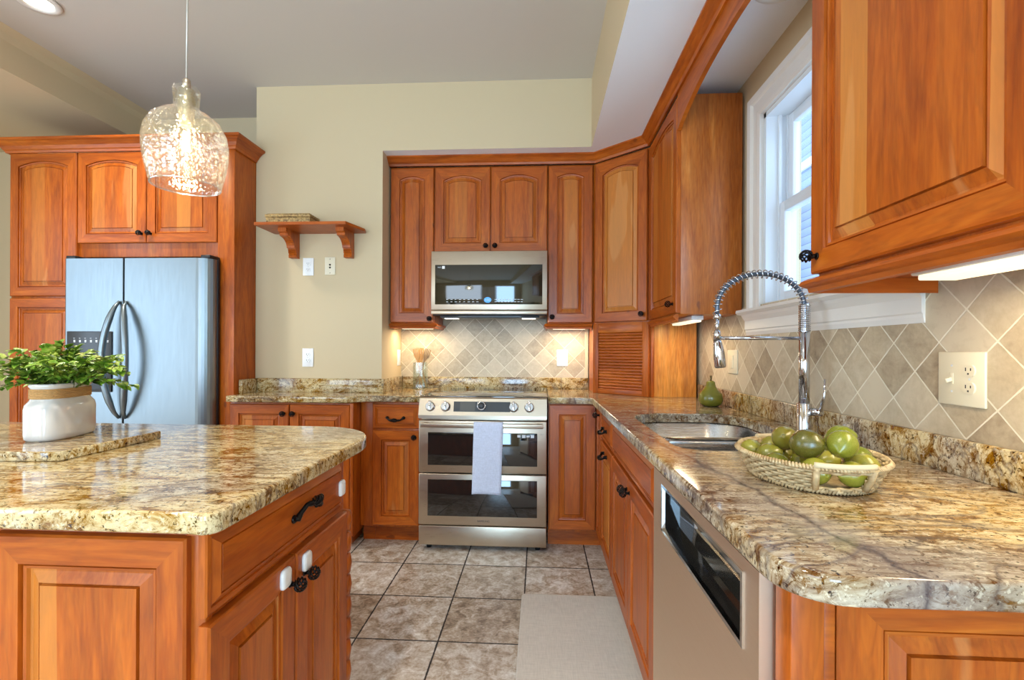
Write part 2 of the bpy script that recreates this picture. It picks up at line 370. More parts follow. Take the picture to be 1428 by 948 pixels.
# ---------------------------------------------------------------- cabinet parts
T = .021
def door(F, w, z0, z1, parent, name='door', arch=False, stile=.055, rise=.032, drawer=False):
    h = z1-z0; N = 13; m = MB()
    def ring(i, t, a=arch):
        pts = [(i, z0+i), (w-i, z0+i)]
        if a and i >= stile-1e-6:
            W0 = w/2-stile; top = z1-stile+.005
            R = (W0*W0+rise*rise)/(2*rise); cz = top-R; k = i-stile; r = R-k; hw = W0-k
            th = math.asin(min(.999, hw/r))
            for j in range(N):
                q = th-2*th*j/(N-1); pts.append((w/2+r*sin(q), cz+r*cos(q)))
        else:
            for j in range(N): pts.append((w-i-(w-2*i)*j/(N-1), z1-i))
        return [F(x, t, z) for x, z in pts]
    if drawer: st = [(0, 0), (0, T-.009), (.003, T-.006), (.013, T-.006), (.0145, T-.009), (.030, T+.001), (.0305, T-.002), (.033, T-.002), (.034, T+.001)]
    else:
        s = stile
        st = [(0, 0), (0, T-.004), (.004, T), (s, T), (s+.0012, T-.009), (s+.0035, T-.009), (s+.005, T-.005), (s+.010, T-.006), (s+.0115, T-.012), (s+.016, T-.0125), (s+.035, T-.005), (s+.0358, T-.010), (s+.0385, T-.010), (s+.0395, T-.0025)]
    R = [[m.v(p) for p in ring(i, t)] for i, t in st]
    n = N+2
    for k, (a, b) in enumerate(zip(R, R[1:])):
        for i in range(n):
            j = (i+1) % n
            horiz = (i == 0 or 2 <= i < n-1)
            mi = (1 if horiz else 0) if k < (3 if not drawer else 9) else (2 if not horiz else 2)
            if k >= 3 and not drawer and k < 7: mi = 1 if horiz else 0
            m.f([a[i], a[j], b[j], b[i]], mi)
    m.f(R[-1], 2 if not drawer else 1); m.f(R[0][::-1], 0)
    return m.obj(name, WOODS, parent)
def knob(F, a, z, parent, r=.0155, t0=T):
    """black birdcage knob: base, stem and a cage of twisted wires"""
    m = MB(); n = 7; L = .024
    for (ra, ta, rb, tb) in ((.009, 0, .007, .003), (.0055, .003, .005, .014), (.008, .013, .009, .016)):
        m.lathe([(ra, ta), (rb, tb)], n=12, M=Matrix(F.M(a, t0, z)) @ Matrix(((1, 0, 0, 0), (0, 0, 1, 0), (0, 1, 0, 0), (0, 0, 0, 1))))
    for k in range(n):
        pts = []
        for i in range(8):
            u = i/7; th = 2*pi*k/n+u*2.4; rr = r*sqrt(max(.04, sin(pi*min(1, .12+u*.88))))*1.0
            if i == 7: rr = .004
            pts.append(F(a+rr*cos(th), t0+.014+L*u, z+rr*sin(th)))
        m.tube(pts, .0021, 5)
    m.lathe([(.0, 0), (.006, .001), (.004, .004), (0, .005)], n=10, M=Matrix(F.M(a, t0+.014+L-.003, z)) @ Matrix(((1, 0, 0, 0), (0, 0, 1, 0), (0, 1, 0, 0), (0, 0, 0, 1))))
    return m.obj('knob', BLACKM, parent)
def pull(F, a, z, parent, L=.1, t0=T, tilt=0, drop=.012):
    """black bail pull with a twisted cage grip"""
    m = MB(); c, s = cos(tilt), sin(tilt)
    P = lambda u, t, v: F(a+u*c-v*s, t0+t, z+u*s+v*c)
    for sg in (-1, 1):
        m.tube([P(sg*L/2, 0, 0), P(sg*L/2, .004, 0), P(sg*L/2, .008, 0)], [.010, .010, .007], 10)
        m.tube([P(sg*L*.58, .009, .004), P(sg*L*.5, .011, .001), P(sg*L*.42, .016, -drop*.5), P(sg*L*.33, .024, -drop), P(sg*L*.22, .029, -drop), P(sg*L*.2, .029, -drop)], [.005, .009, .006, .0055, .008, .006], 8)
    for k in range(6):
        m.tube([P(-L*.21+L*.42*i/8, .031+.010*sin(pi*i/8)**.6*cos(2*pi*k/6+i*.5), -drop+.010*sin(pi*i/8)**.6*sin(2*pi*k/6+i*.5)) for i in range(9)], .003, 5)
    return m.obj('pull_handle', BLACKM, parent)
LRAIL = [(0, 0), (.012, 0), (.022, -.006), (.026, -.014), (.020, -.020), (.012, -.024), (.010, -.034), (.0, -.036)]
CROWN = [(0, 0), (.008, 0), (.012, .010), (.014, .014), (.020, .018), (.034, .034), (.046, .044), (.050, .046), (.050, .055), (0, .055)]
BCROWN = [(0, 0), (.010, 0), (.014, .012), (.020, .018), (.030, .036), (.052, .056), (.062, .060), (.066, .064), (.066, .075), (0, .075)]

# ================================================================= STRUCTURE
ZC = 2.92; ZS = 2.485; YW = 3.04; YB = 3.49; XR = .984; XJ = -1.017
struct('floor', FLOOR, (-4.4, 1.2, -2.7, 3.7, -.1, 0))
struct('ceiling', CEIL, (-4.4, 1.2, -2.7, 3.7, ZC, ZC+.1))
struct('wall_back', WALL, (-4.4, -1.865, 3.44, 3.7, 0, ZC), (-1.865, XJ, YW, 3.7, 0, ZC), (XJ, 1.2, YB, 3.7, 0, ZS))
m = MB(); m.box(XJ, .329, YW, YB, ZS, ZC, mi=0); m.box(.329, 1.2, -2.7, YB+.2, ZS, ZC, mi=0)
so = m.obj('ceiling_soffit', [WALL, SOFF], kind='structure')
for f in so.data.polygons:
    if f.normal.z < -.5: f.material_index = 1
m = MB()   # bulkhead on the left with a coved top edge
prof = [(-4.4, 2.70), (-2.9, 2.70), (-2.9, 2.86), (-2.885, 2.895), (-2.85, ZC), (-4.4, ZC)]
m.loft([[Vector((x, y, z)) for x, z in prof] for y in (-2.7, 3.44)], 0, False)
m.obj('ceiling_bulkhead', [WALL], kind='structure')
struct('wall_left', WALL, (-4.5, -4.4, -2.7, -.85, 0, ZC), (-4.5, -4.4, 1.55, 3.7, 0, ZC), (-4.5, -4.4, -.85, 1.55, 0, .3), (-4.5, -4.4, -.85, 1.55, 2.4, ZC))  # opening added to go with the left fill light
# right wall with the window opening (Y 1.40..2.17, Z 1.385..2.22)
WY0, WY1, WZ0, WZ1 = 1.37, 2.15, 1.385, 2.235
struct('wall_right', WALL, (XR, XR+.16, -2.7, WY0, 0, ZS), (XR, XR+.16, WY1, YB, 0, ZS), (XR, XR+.16, WY0, WY1, 0, WZ0), (XR, XR+.16, WY0, WY1, WZ1, ZS))
# wall behind the camera: two window openings and a white door
struct('wall_front', WALL, (-4.4, -3.6, -2.75, -2.62, 0, ZC), (-1.3, -.55, -2.75, -2.62, 0, ZC), (.55, 1.2, -2.75, -2.62, 0, ZC),
       (-3.6, -1.3, -2.75, -2.62, 0, .55), (-3.6, -1.3, -2.75, -2.62, 2.35, ZC), (-.55, .55, -2.75, -2.62, 0, .25), (-.55, .55, -2.75, -2.62, 2.25, ZC))
m = MB(); m.box(-1.28, -.60, -2.62, -2.58, .02, 2.05, .004)
for z0, z1 in ((.2, .9), (1.05, 1.9)):
    for x0 in (-1.2, -.9): m.box(x0, x0+.24, -2.585, -2.572, z0, z1, .004)
m.obj('door_1', TRIM, kind='structure')
# tile splash fields
m = MB(); m.box(XJ, .36, 3.478, 3.49, .99, 1.9); m.obj('wall_tile_back', [SPLASH_B], kind='structure')
m = MB(); m.box(.972, .984, .60, 3.478, .99, 1.40); m.obj('wall_tile_right', [SPLASH_R], kind='structure')
boxo('trim_1', plain('edge_trim', srgb(214, 196, 160), .5), (.335, .357, 3.468, 3.478, .994, 1.36), kind='structure')

# ---- window
fr = MB()
cw = .105
def casing(m, y0, y1, z0, z1):
    m.box(.962, XR, y0, y1, z0, z1, .003)
fr = MB()
prof = [(0, 0), (0, .018), (.02, .022), (.03, .014), (.072, .014), (.080, .026), (.105, .028), (.105, 0)]
# head and side casings, mitred profile
yy0, yy1, zz1 = WY0, WY1, WZ1
def cas(path_in, dirs):
    rings = []
    for (y, z), (dy, dz) in zip(path_in, dirs):
        rings.append([Vector((XR-t, y+dy*o, z+dz*o)) for o, t in prof])
    fr.loft(rings, 0, False)
cas([(yy0, WZ0), (yy0, zz1), (yy1, zz1), (yy1, WZ0)], [(-1, 0), (-1, 1), (1, 1), (1, 0)])
wf = fr.obj('window_1', TRIM, kind='structure')
m = MB()   # jamb liner
m.box(XR, XR+.13, WY0, WY0+.02, WZ0, WZ1); m.box(XR, XR+.13, WY1-.02, WY1, WZ0, WZ1); m.box(XR, XR+.13, WY0, WY1, WZ1-.02, WZ1); m.box(XR, XR+.13, WY0, WY1, WZ0, WZ0+.02)
m.box(XR+.05, XR+.062, WY1-.032, WY1-.02, WZ0, WZ1); m.box(XR+.084, XR+.09, WY1-.032, WY1-.02, WZ0, WZ1)
m.obj('window_frame', plain('vinyl', srgb(225, 232, 238), .3), wf)
def sash(x, z0, z1, nm):
    m = MB(); a, b = WY0+.02, WY1-.02; s = .045
    m.box(x, x+.03, a, a+s, z0, z1, .004); m.box(x, x+.03, b-s, b, z0, z1, .004); m.box(x, x+.03, a+s-.002, b-s+.002, z0, z0+s, .004); m.box(x, x+.03, a+s-.002, b-s+.002, z1-s, z1, .004)
    o = m.obj(nm, plain('vinyl_'+nm, srgb(228, 234, 240), .3), wf)
    MB().box(x+.012, x+.017, a+s-.004, b-s+.004, z0+s-.004, z1-s+.004).obj('window_pane', PANE, o)
sash(XR+.055, WZ0+.02, 1.835, 'lower_sash'); sash(XR+.09, 1.80, WZ1-.02, 'upper_sash')
m = MB()
m.sweep([(XR, 2.31, 1.385), (XR, 1.235, 1.385)], [(0, -.022), (.045, -.022), (.055, -.012), (.052, 0), (0, 0)])
m.sweep([(XR, 2.285, 1.363), (XR, 1.255, 1.363)], [(0, -.095), (.014, -.095), (.018, -.080), (.018, -.072), (.022, -.068), (.022, -.03), (.034, -.012), (.040, 0), (0, 0)])
m.obj('window_sill', TRIM, wf)

# neighbour's wall outside, with a trim board and an outside soffit edge
nb = thing('neighbouring_house', 'pale blue-grey clapboard house wall seen through the kitchen window', 'building', (3.6, 3.2, 0))
MB().box(3.6, 3.75, 2.2, 9.5, -1, 7).obj('wall', SIDE, nb)
boxo('corner_board', TRIM, (3.55, 3.6, 7.35, 7.5, -1, 7), nb)
boxo('trim_board', TRIM, (3.56, 3.6, 2.2, 9.5, 3.66, 3.76), nb)
boxo('downpipe', plain('teal_pipe', srgb(110, 190, 186), .5), (3.46, 3.56, 6.85, 6.97, -1, 3.2), nb)

# ================================================================= TALL CABINETS (left alcove)
yF = 2.841     # carcass front plane; door faces at 2.82
def carcass(name, parent, dims, bev=.001, mat=WV): return boxo(name, mat, dims, parent, bev)
pc = thing('pantry_cabinet', 'tall cherry pantry cabinet left of the refrigerator, one arched door over a lower door', 'cabinet', (-3.11, 3.13, 0))
carcass('body', pc, (-3.345, -2.89, yF, 3.43, .0, 2.425))
F = FRONT(-3.335, yF); d = door(F, .442, 1.52, 2.418, pc, arch=True); d = door(F, .442, .11, 1.505, pc)
fc = thing('over_fridge_cabinet', 'cherry wall cabinet above the refrigerator with two arched doors', 'cabinet', (-2.43, 3.13, 1.76))
carcass('body', fc, (-2.889, -1.975, yF, 3.43, 1.765, 2.425)); 
F = FRONT(-2.884, yF); d = door(F, .448, 1.85, 2.418, fc, arch=True); knob(F, .42, 1.905, d)
F = FRONT(-2.432, yF); d = door(F, .452, 1.85, 2.418, fc, arch=True); knob(F, .028, 1.905, d)
tp = tag(boxo('refrigerator_side_panel', [WV], (-1.974, -1.868, yF-.019, 3.43, 0, 2.425), bev=.002), 'tall plain cherry panel and stile closing the right side of the refrigerator', 'cabinet panel')
m = MB(); m.sweep([(-3.345, 3.43, 2.418), (-3.345, 2.822, 2.418), (-1.868, 2.822, 2.418), (-1.868, 3.035, 2.418)][::1], [(-o, u) if False else (o, u) for o, u in BCROWN])
cr = m.obj('crown_moulding', [WH], loc=(-2.6, 2.8, 2.42)); tag(cr, 'stepped cherry crown moulding on top of the pantry and refrigerator cabinets', 'moulding')

# ---- refrigerator
rf = thing('refrigerator', 'stainless side-by-side refrigerator with bowed handles and dark dispenser', 'refrigerator', (-2.42, 3.1, 0))
boxo('body', BLACKP, (-2.862, -1.980, 2.815, 3.42, .02, 1.735), rf, .004); boxo('gasket', BLACKP, (-2.86, -1.952, 2.796, 2.812, .05, 1.738), rf)
def fdoor(x0, x1, nm, rl, rr):
    m = MB(); y1 = 2.795; yf = 2.725; n = 8; prof = [(x0, y1)]
    r = .03
    if rl: prof += [(x0, yf+rl)] + [(x0+rl*(1-cos(q)), yf+rl*(1-sin(q))) for q in [pi/2*k/n for k in range(1, n+1)]]
    else: prof += [(x0, yf)]
    if rr: prof += [(x1-rr*(1-sin(q)), yf+rl*0+rr*.8*(1-cos(q))) for q in [pi/2*k/n for k in range(n+1)]]
    else: prof += [(x1, yf)]
    prof += [(x1, y1)]
    m.loft([[Vector((x, y, z)) for x, y in prof] for z in (.06, 1.735)], 0, False)
    return m.obj(nm, [ST_V], rf)
dl = fdoor(-2.868, -2.497, 'freezer_door', .012, .004); dr = fdoor(-2.488, -1.957, 'refrigerator_door', .004, .085)
for x in (-2.84, -1.99): boxo('hinge_cover', BLACKP, (x-.03, x+.03, 2.735, 2.84, 1.735, 1.755), rf, .005)
def fhandle(xb, bow, par):
    m = MB(); pts = []; n = 20
    for i in range(n+1):
        u = i/n; s_ = sin(pi*u); pts.append((xb+bow*s_**.95, 2.72-.062*s_**.55, .775+.70*u))
    m.tube(pts, [.008+.010*min(1, sin(pi*i/n)*2.2) for i in range(n+1)], 10); m.obj('handle', ST_V, par)
fhandle(-2.512, -.055, dl); fhandle(-2.474, .055, dr)
dp = boxo('dispenser', GREYP, (-2.845, -2.56, 2.718, 2.727, .93, 1.295), dl, .003)
for i in range(7):
    m = MB(); x = -2.80+i*.035; m.box(x, x+.012, 2.7165, 2.7185, 1.228, 1.243, .001); m.box(x, x+.009, 2.7165, 2.7185, 1.252, 1.255); m.obj('control_icon', MARK, dp)
m = MB(); m.box(-2.81, -2.6, 2.716, 2.72, .95, 1.17); m.obj('dispenser_recess', BLACKP, dp)

# ================================================================= SHELF
sh = thing('wall_shelf', 'cherry wall shelf on two scrolled brackets beside the refrigerator panel', 'shelf', (-1.44, 2.92, 1.945))
m = MB(); out = [(-1.72, 2.80), (-1.20, 2.80), (-1.165, 2.81), (-1.15, 2.84), (-1.12, YW), (-1.72, YW)]
out = [(-1.735, 2.805), (-1.165, 2.805), (-1.115, 2.99), (-1.125, YW-.001), (-1.735, YW-.001)]
m.loft([[Vector((x+(.004 if k in (0, 3) else 0)*0, y, z)) for x, y in out] for k, z in enumerate((1.948, 1.966))], 0, False)
m.obj('board', WH, sh)
for x in (-1.62, -1.255):
    pr = [(0, 0), (-.17, 0), (-.17, -.022), (-.150, -.030), (-.150, -.045)] + [(-.150+.085*sin(q*pi/12), -.045-.06*(1-cos(q*pi/12))) for q in range(1, 7)] + \
         [(-.052, -.105), (-.052, -.112), (-.046, -.115), (-.050, -.120), (-.044, -.124), (-.048, -.130), (-.038, -.138), (-.044, -.150), (-.040, -.158), (-.044, -.163), (0, -.163)]
    m = MB(); m.loft([[Vector((xx, YW-.001+a, 1.948+b)) for a, b in pr] for xx in (x, x+.052)], 0, False); m.obj('bracket', WV, sh)
bk = MB(); bk.box(-1.70, -1.41, 2.86, 2.99, 1.966, 1.978, .002); bk.box(-1.695, -1.415, 2.865, 2.985, 1.978, 2.012, .002, mi=1); bk.box(-1.70, -1.41, 2.86, 2.99, 2.012, 2.030, .003); bk.box(-1.69, -1.42, 2.87, 2.98, 2.030, 2.036, .002)
b = bk.obj('decorative_box', [GILD, GILD], loc=(-1.56, 2.925, 1.966)); tag(b, 'flat ornate gilded box lying on the wall shelf', 'box')

# ================================================================= WALL PLATES
def screw(m, F, a, z, mi): m.lathe([(.003, 0), (.0026, .001)], n=8, mi=mi, M=F.M(a, .005, z) @ Matrix(((1, 0, 0, 0), (0, 0, 1, 0), (0, 1, 0, 0), (0, 0, 0, 1))))
def receptacle(F, a, z, parent, mat):
    m = MB(); R = []
    for (s_, t) in ((1, .004), (1, .0075), (.93, .0085)):
        R.append([F(a+s_*.0165*cos(q)*1.0, t, z+max(-.0125, min(.0125, s_*.0165*sin(q)))) for q in [2*pi*k/20 for k in range(20)]])
    m.loft(R, 0, False)
    m.box(-.0075, -.005, .0086, .0089, -.001, .007, mi=1, M=F.M(a, 0, z)); m.box(.005, .0075, .0086, .0089, 0, .006, mi=1, M=F.M(a, 0, z))
    m.box(-.002, .002, .0086, .0089, -.009, -.005, mi=1, M=F.M(a, 0, z))
    return m.obj('receptacle', [mat, SLOT], parent)
def plate(F, z, w, h, label, cat, kind, mat=WHITEP, name='wall_outlet'):
    o = F(0, 0, z); t = thing(name, label, cat, o)
    m = MB(); m.box(-w/2, w/2, 0, .0055, -h/2, h/2, .002, M=F.M(0, 0, z)); pl = m.obj('plate', mat, t)
    if kind == 'outlet': m = MB(); screw(m, F, 0, z, 0)
    if kind == 'outlet': receptacle(F, 0, z+.0195, t, mat); receptacle(F, 0, z-.0195, t, mat); m.obj('screw', MARK, t)
    elif kind == 'combo':
        receptacle(F, .023, z+.0195, t, mat); receptacle(F, .023, z-.0195, t, mat)
        m = MB(); m.box(-.029, -.017, .005, .0068, -.013, .013, .001, M=F.M(0, 0, z)); m.box(-.026, -.020, .006, .020, -.004, .006, .0015, M=F.M(0, 0, z) @ Matrix.Rotation(-.35, 4, 'X')); m.obj('toggle', mat, t)
        
        for a_, b_ in ((-.023, .03), (-.023, -.03), (.023, 0)): m = MB(); screw(m, F, a_, z+b_, 0); m.obj('screw', MARK, t)
    elif kind == 'phone':
        for dz in (.008, -.010):
            q = MB(); q.lathe([(.006, 0), (.005, .006), (.003, .007)], n=10, M=F.M(0, .005, z+dz) @ Matrix(((1, 0, 0, 0), (0, 0, 1, 0), (0, 1, 0, 0), (0, 0, 0, 1)))); q.obj('jack', SLOT, t)
        
        for b_ in (.045, -.045): m = MB(); screw(m, F, 0, z+b_, 0); m.obj('screw', SLOT, t)
    elif kind == 'rocker':
        q = MB(); q.box(-.017, .017, .004, .009, -.033, .033, .002, M=F.M(0, 0, z)); q.obj('rocker', mat, t)
    return t
plate(FRONT(-1.508, YW), 1.733, .072, .115, 'white duplex outlet on the cream wall directly under the shelf', 'outlet', 'outlet')
plate(FRONT(-1.362, YW), 1.737, .070, .115, 'ivory plate with two round jacks under the shelf, right of an outlet', 'wall plate', 'phone', IVORY, 'jack_plate')
plate(FRONT(-1.508, YW), 1.139, .074, .120, 'white duplex outlet low on the cream wall above the left counter', 'outlet', 'outlet')
plate(FRONT(.172, 3.478), 1.139, .080, .120, 'white duplex outlet on the tiled splash right of the range', 'outlet', 'outlet')
plate(RIGHTW(XJ, 3.41), 1.135, .072, .115, 'white switch plate on the narrow side wall by the utensil jar', 'switch', 'rocker', WHITEP, 'wall_switch')
plate(LEFTW(.972, 2.44), 1.141, .118, .118, 'ivory plate on the tiled wall behind the faucet spray head', 'switch', 'rocker', IVORY, 'wall_switch')
plate(LEFTW(.972, 1.148), 1.133, .122, .124, 'large ivory plate with a toggle switch and duplex outlet, right of the basket', 'outlet', 'combo', IVORY, 'switch_outlet_plate')

# ================================================================= BASE CABINETS, back run
ZT = .872; ZK = .105; yb = 2.881
lc = thing('base_cabinet', 'low cherry base cabinet with two doors left of the drawer unit', 'cabinet', (-1.48, 2.9, 0))
yl = 2.79
carcass('body', lc, (-1.865, -1.10, yl, YW, ZK-.03, ZT)); boxo('toe_kick', WH, (-1.865, -1.14, yl+.07, YW, 0, ZK-.03), lc)
F = FRONT(-1.858, yl); d = door(F, .366, .10, .862, lc); knob(F, .338, .808, d)
F = FRONT(-1.486, yl); d = door(F, .366, .10, .862, lc); knob(F, .026, .808, d)
boxo('corner_post', WV, (-1.118, -1.098, yl-.02, yl, .085, ZT), lc, .003)
fl = thing('filler_strip', 'narrow recessed cherry filler left of the drawer unit', 'filler', (-1.06, 2.95, 0)); boxo('strip', WV, (-1.097, -1.021, yb+.01, 3.03, ZK, ZT), fl, .001); boxo('toe_kick', WH, (-1.0965, -1.021, yb+.065, yb+.08, 0, ZK), fl)
dc = thing('drawer_base_cabinet', 'narrow cherry base cabinet left of the range, one drawer above one door', 'cabinet', (-.87, 3.1, 0))
carcass('body', dc, (-1.020, -.716, yb, 3.48, ZK, ZT)); boxo('toe_kick', WH, (-1.020, -.716, yb+.065, yb+.08, 0, ZK), dc)
F = FRONT(-1.013, yb); d = door(F, .288, .712, .858, dc, 'drawer', drawer=True); pull(F, .144, .778, d, .1)
d = door(F, .288, .12, .698, dc); knob(F, .262, .662, d)
rc = thing('corner_base_cabinet', 'cherry corner base cabinet right of the range with a folding pair of doors', 'cabinet', (.36, 3.15, 0))
m = MB(); m.loft([[Vector((x, y, z)) for x, y in ((.062, yb), (.366, yb), (.366, 2.665), (.97, 2.665), (.97, 3.48), (.062, 3.48))] for z in (ZK, ZT)], 0, False); m.obj('body', WV, rc)
m = MB(); m.box(.062, .43, yb+.065, yb+.08, 0, ZK); m.box(.425, .44, 2.665, 2.96, 0, ZK); m.obj('toe_kick', WH, rc)
F = FRONT(.066, yb); d = door(F, .276, .12, .868, rc)
F = LEFTW(.366, 2.856); d = door(F, .186, .12, .868, rc, stile=.045); knob(F, .14, .828, d)
# ================================================================= right run
def rbody(t, y0, y1):
    carcass('body', t, (.366, .97, y0, y1, ZK, ZT)); boxo('toe_kick', WH, (.425, .44, y0, y1, 0, ZK), t)
sc = thing('drawer_base_cabinet', 'narrow cherry base cabinet between the corner and the sink base, drawer over a pull-out door', 'cabinet', (.66, 2.46, 0))
rbody(sc, 2.264, 2.664)
F = LEFTW(.366, 2.66); d = door(F, .386, .712, .862, sc, 'drawer', drawer=True); pull(F, .19, .785, d, .1)
d = door(F, .386, .12, .698, sc); pull(F, .19, .655, d, .1)
sk = thing('sink_base_cabinet', 'wide cherry sink base with a long false front over two doors, beside the dishwasher', 'cabinet', (.66, 1.85, 0))
m = MB(); m.box(.366, .385, 1.436, 2.262, ZK, ZT); m.box(.366, .97, 1.436, 1.452, ZK, .66); m.box(.366, .97, 2.246, 2.262, ZK, ZT); m.box(.366, .97, 1.436, 2.262, ZK, ZK+.015); m.obj('body', WV, sk)
boxo('toe_kick', WH, (.425, .44, 1.436, 2.262, 0, ZK), sk)
F = LEFTW(.366, 2.256); d = door(F, .814, .712, .862, sk, 'false_front', drawer=True)
d = door(F, .405, .12, .698, sk); knob(F, .382, .655, d)
F = LEFTW(.366, 1.847); d = door(F, .405, .12, .698, sk); knob(F, .026, .655, d)
# end panel facing the camera
ep = thing('end_panel_cabinet', 'cherry peninsula end with a raised panel under the near right counter edge', 'cabinet', (.67, .72, 0))
carcass('body', ep, (.375, .97, .724, .745, 0, ZT)); boxo('corner_post', WV, (.361, .408, .70, .745, 0, ZT), ep, .002)
boxo('rail', WH, (.408, .425, .704, .73, 0, ZT), ep, .002)
F = FRONT(.428, .724); door(F, .535, .10, .862, ep, 'raised_panel', stile=.062)

# ---- dishwasher
dw = thing('dishwasher', 'stainless dishwasher with a recessed pocket handle under the right counter', 'dishwasher', (.66, 1.1, 0))
boxo('tub', GREYP, (.40, .97, .756, 1.425, .1, .68), dw, .003)
F = LEFTW(.400, 1.428)
m = MB(); W = .672; z0, z1 = .11, .852; t = .058   # front with pocket opening
pa0, pa1, pz0, pz1 = .10, .612, .706, .822
xs = [0, pa0, pa1, W]; zs = [z0, pz0, pz1, z1]
for i in range(3):
    for j in range(3):
        if i == 1 and j == 1: continue
        m.f([m.v(F(xs[i], t, zs[j])), m.v(F(xs[i+1], t, zs[j])), m.v(F(xs[i+1], t, zs[j+1])), m.v(F(xs[i], t, zs[j+1]))])
o_ = [F(0, t, z0), F(W, t, z0), F(W, t, z1), F(0, t, z1)]; b_ = [F(0, .004, z0), F(W, .004, z0), F(W, .004, z1), F(0, .004, z1)]
m.loft([b_, o_], 0, False, True, True, False)
dd = m.obj('door', [ST_Y], dw)
m = MB(); e = .006
ri = lambda d_, t_: [F(pa0+d_, t_, pz0+d_), F(pa1-d_, t_, pz0+d_), F(pa1-d_, t_, pz1-d_), F(pa0+d_, t_, pz1-d_)]
m.loft([ri(-.006, t), ri(-.006, t+.003), ri(.002, t+.003), ri(.004, t-.006)], 0, False, True, False, False); m.obj('handle_trim', CHROME, dd)
m = MB(); m.loft([ri(.003, t-.004), ri(.006, t-.045)], 0, False, True, False, True); pk = m.obj('handle_pocket', [BGLASS], dd)
boxo('kick_plate', BLACKP, (.42, .43, .756, 1.425, 0, .1), dw)

# ================================================================= COUNTERTOPS
def offset(poly, d):
    n = len(poly); out = []
    for i in range(n):
        p0, p, p1 = Vector(poly[i-1]), Vector(poly[i]), Vector(poly[(i+1) % n])
        a = (p-p0).normalized(); b = (p1-p).normalized(); na = Vector((a.y, -a.x)); nb = Vector((b.y, -b.x))
        m_ = na+nb; m_ = m_.normalized() if m_.length > 1e-5 else na
        out.append(p+m_*(d/max(.35, m_.dot(na))))
    return out
def arcpts(cx, cy, r, a0, a1, n=10): return [(cx+r*cos(radians(a0+(a1-a0)*i/n)), cy+r*sin(radians(a0+(a1-a0)*i/n))) for i in range(n+1)]
def slab(poly, z0, z1, r, hole=None):
    """counter-clockwise outline, rounded edges, optional clockwise-agnostic hole"""
    m = MB(); area_ = sum(poly[i-1][0]*poly[i][1]-poly[i][0]*poly[i-1][1] for i in range(len(poly)))
    if area_ < 0: poly = poly[::-1]
    rings = []
    K = 5
    for k in range(K+1):
        q = pi/2*k/K; o = offset(poly, -r*(1-sin(q))); rings.append([Vector((p.x, p.y, z0+r*(1-cos(q)))) for p in o])
    for k in range(K+1):
        q = pi/2*k/K; o = offset(poly, -r*(1-cos(q))); rings.append([Vector((p.x, p.y, z1-r*(1-sin(q)))) for p in o])
    R = m.loft(rings, 0, True, True, False, False)
    H = []
    if hole:
        hr = [[Vector((x, y, z)) for x, y in offset(hole, dd)] for z, dd in ((z0, 0), (z1-.004, 0), (z1, .004))]
        H = m.loft(hr, 0, False, True, False, False)
    for idx in (0, -1):
        bm = m.bm; ed = []
        for loop in ([R[idx]] + ([H[idx]] if hole else [])):
            for i in range(len(loop)):
                e_ = bm.edges.get((loop[i-1], loop[i])) or bm.edges.new((loop[i-1], loop[i])); ed.append(e_)
        bmesh.ops.triangle_fill(bm, use_beauty=True, use_dissolve=False, edges=ed)
    return m
ZG = .876; Z9 = .914
# left counter
poly = [(-1.864, YW-.001), (-1.864, 2.745)] + [(-1.862, 2.745), (-1.14, 2.752)] + arcpts(-1.14, 2.772, .02, -90, -40, 4) + [(-1.085, 2.80), (-1.04, 2.832), (-.718, 2.838), (-.718, 3.478), (-1.016, 3.478), (-1.016, YW-.001)]
o = slab(poly, ZG, Z9, .006).obj('granite_countertop', GR, loc=(-1.3, 3, ZG)); tag(o, 'speckled granite countertop left of the range', 'countertop')
# right counter with the sink cut-out
hole = arcpts(.74, 2.03, .13, 0, 90, 8) + arcpts(.56, 2.01, .155, 90, 180, 8) + arcpts(.485, 1.45, .08, 180, 270, 6) + arcpts(.78, 1.46, .09, 270, 360, 6)
hole = [(x, y) for x, y in hole]
poly = [(.058, 3.478), (.058, 2.838), (.285, 2.838)] + [(.305, 2.832), (.315, 2.81)] + [(.315, .70)] + arcpts(.395, .69, .08, 180, 270, 8) + [(.97, .61), (.97, 3.478)]
o = slab(poly, ZG, Z9, .007, hole).obj('granite_countertop', GRR, loc=(.6, 1.6, ZG)); tag(o, 'long L-shaped granite countertop holding the sink, on the right', 'countertop')
# backsplash strips
def strip(dims, label): return tag(boxo('granite_backsplash', GR, dims, None, .003), label, 'backsplash')
strip((-1.838, XJ+.02, YW-.026, YW-.001, Z9, 1.004), 'low granite upstand on the cream wall left of the range')
strip((-1.862, -1.84, 2.86, YW-.001, Z9, 1.002), 'short granite upstand against the refrigerator side panel')
strip((XJ+.001, XJ+.021, YW, 3.452, Z9, 1.002), 'short granite upstand on the narrow side wall by the utensil jar')
strip((XJ+.022, .358, 3.455, 3.477, Z9, .996), 'granite upstand under the tiles behind the range')
strip((.950, .971, .62, 2.905, Z9, .996), 'long granite upstand under the tiled wall behind the faucet')

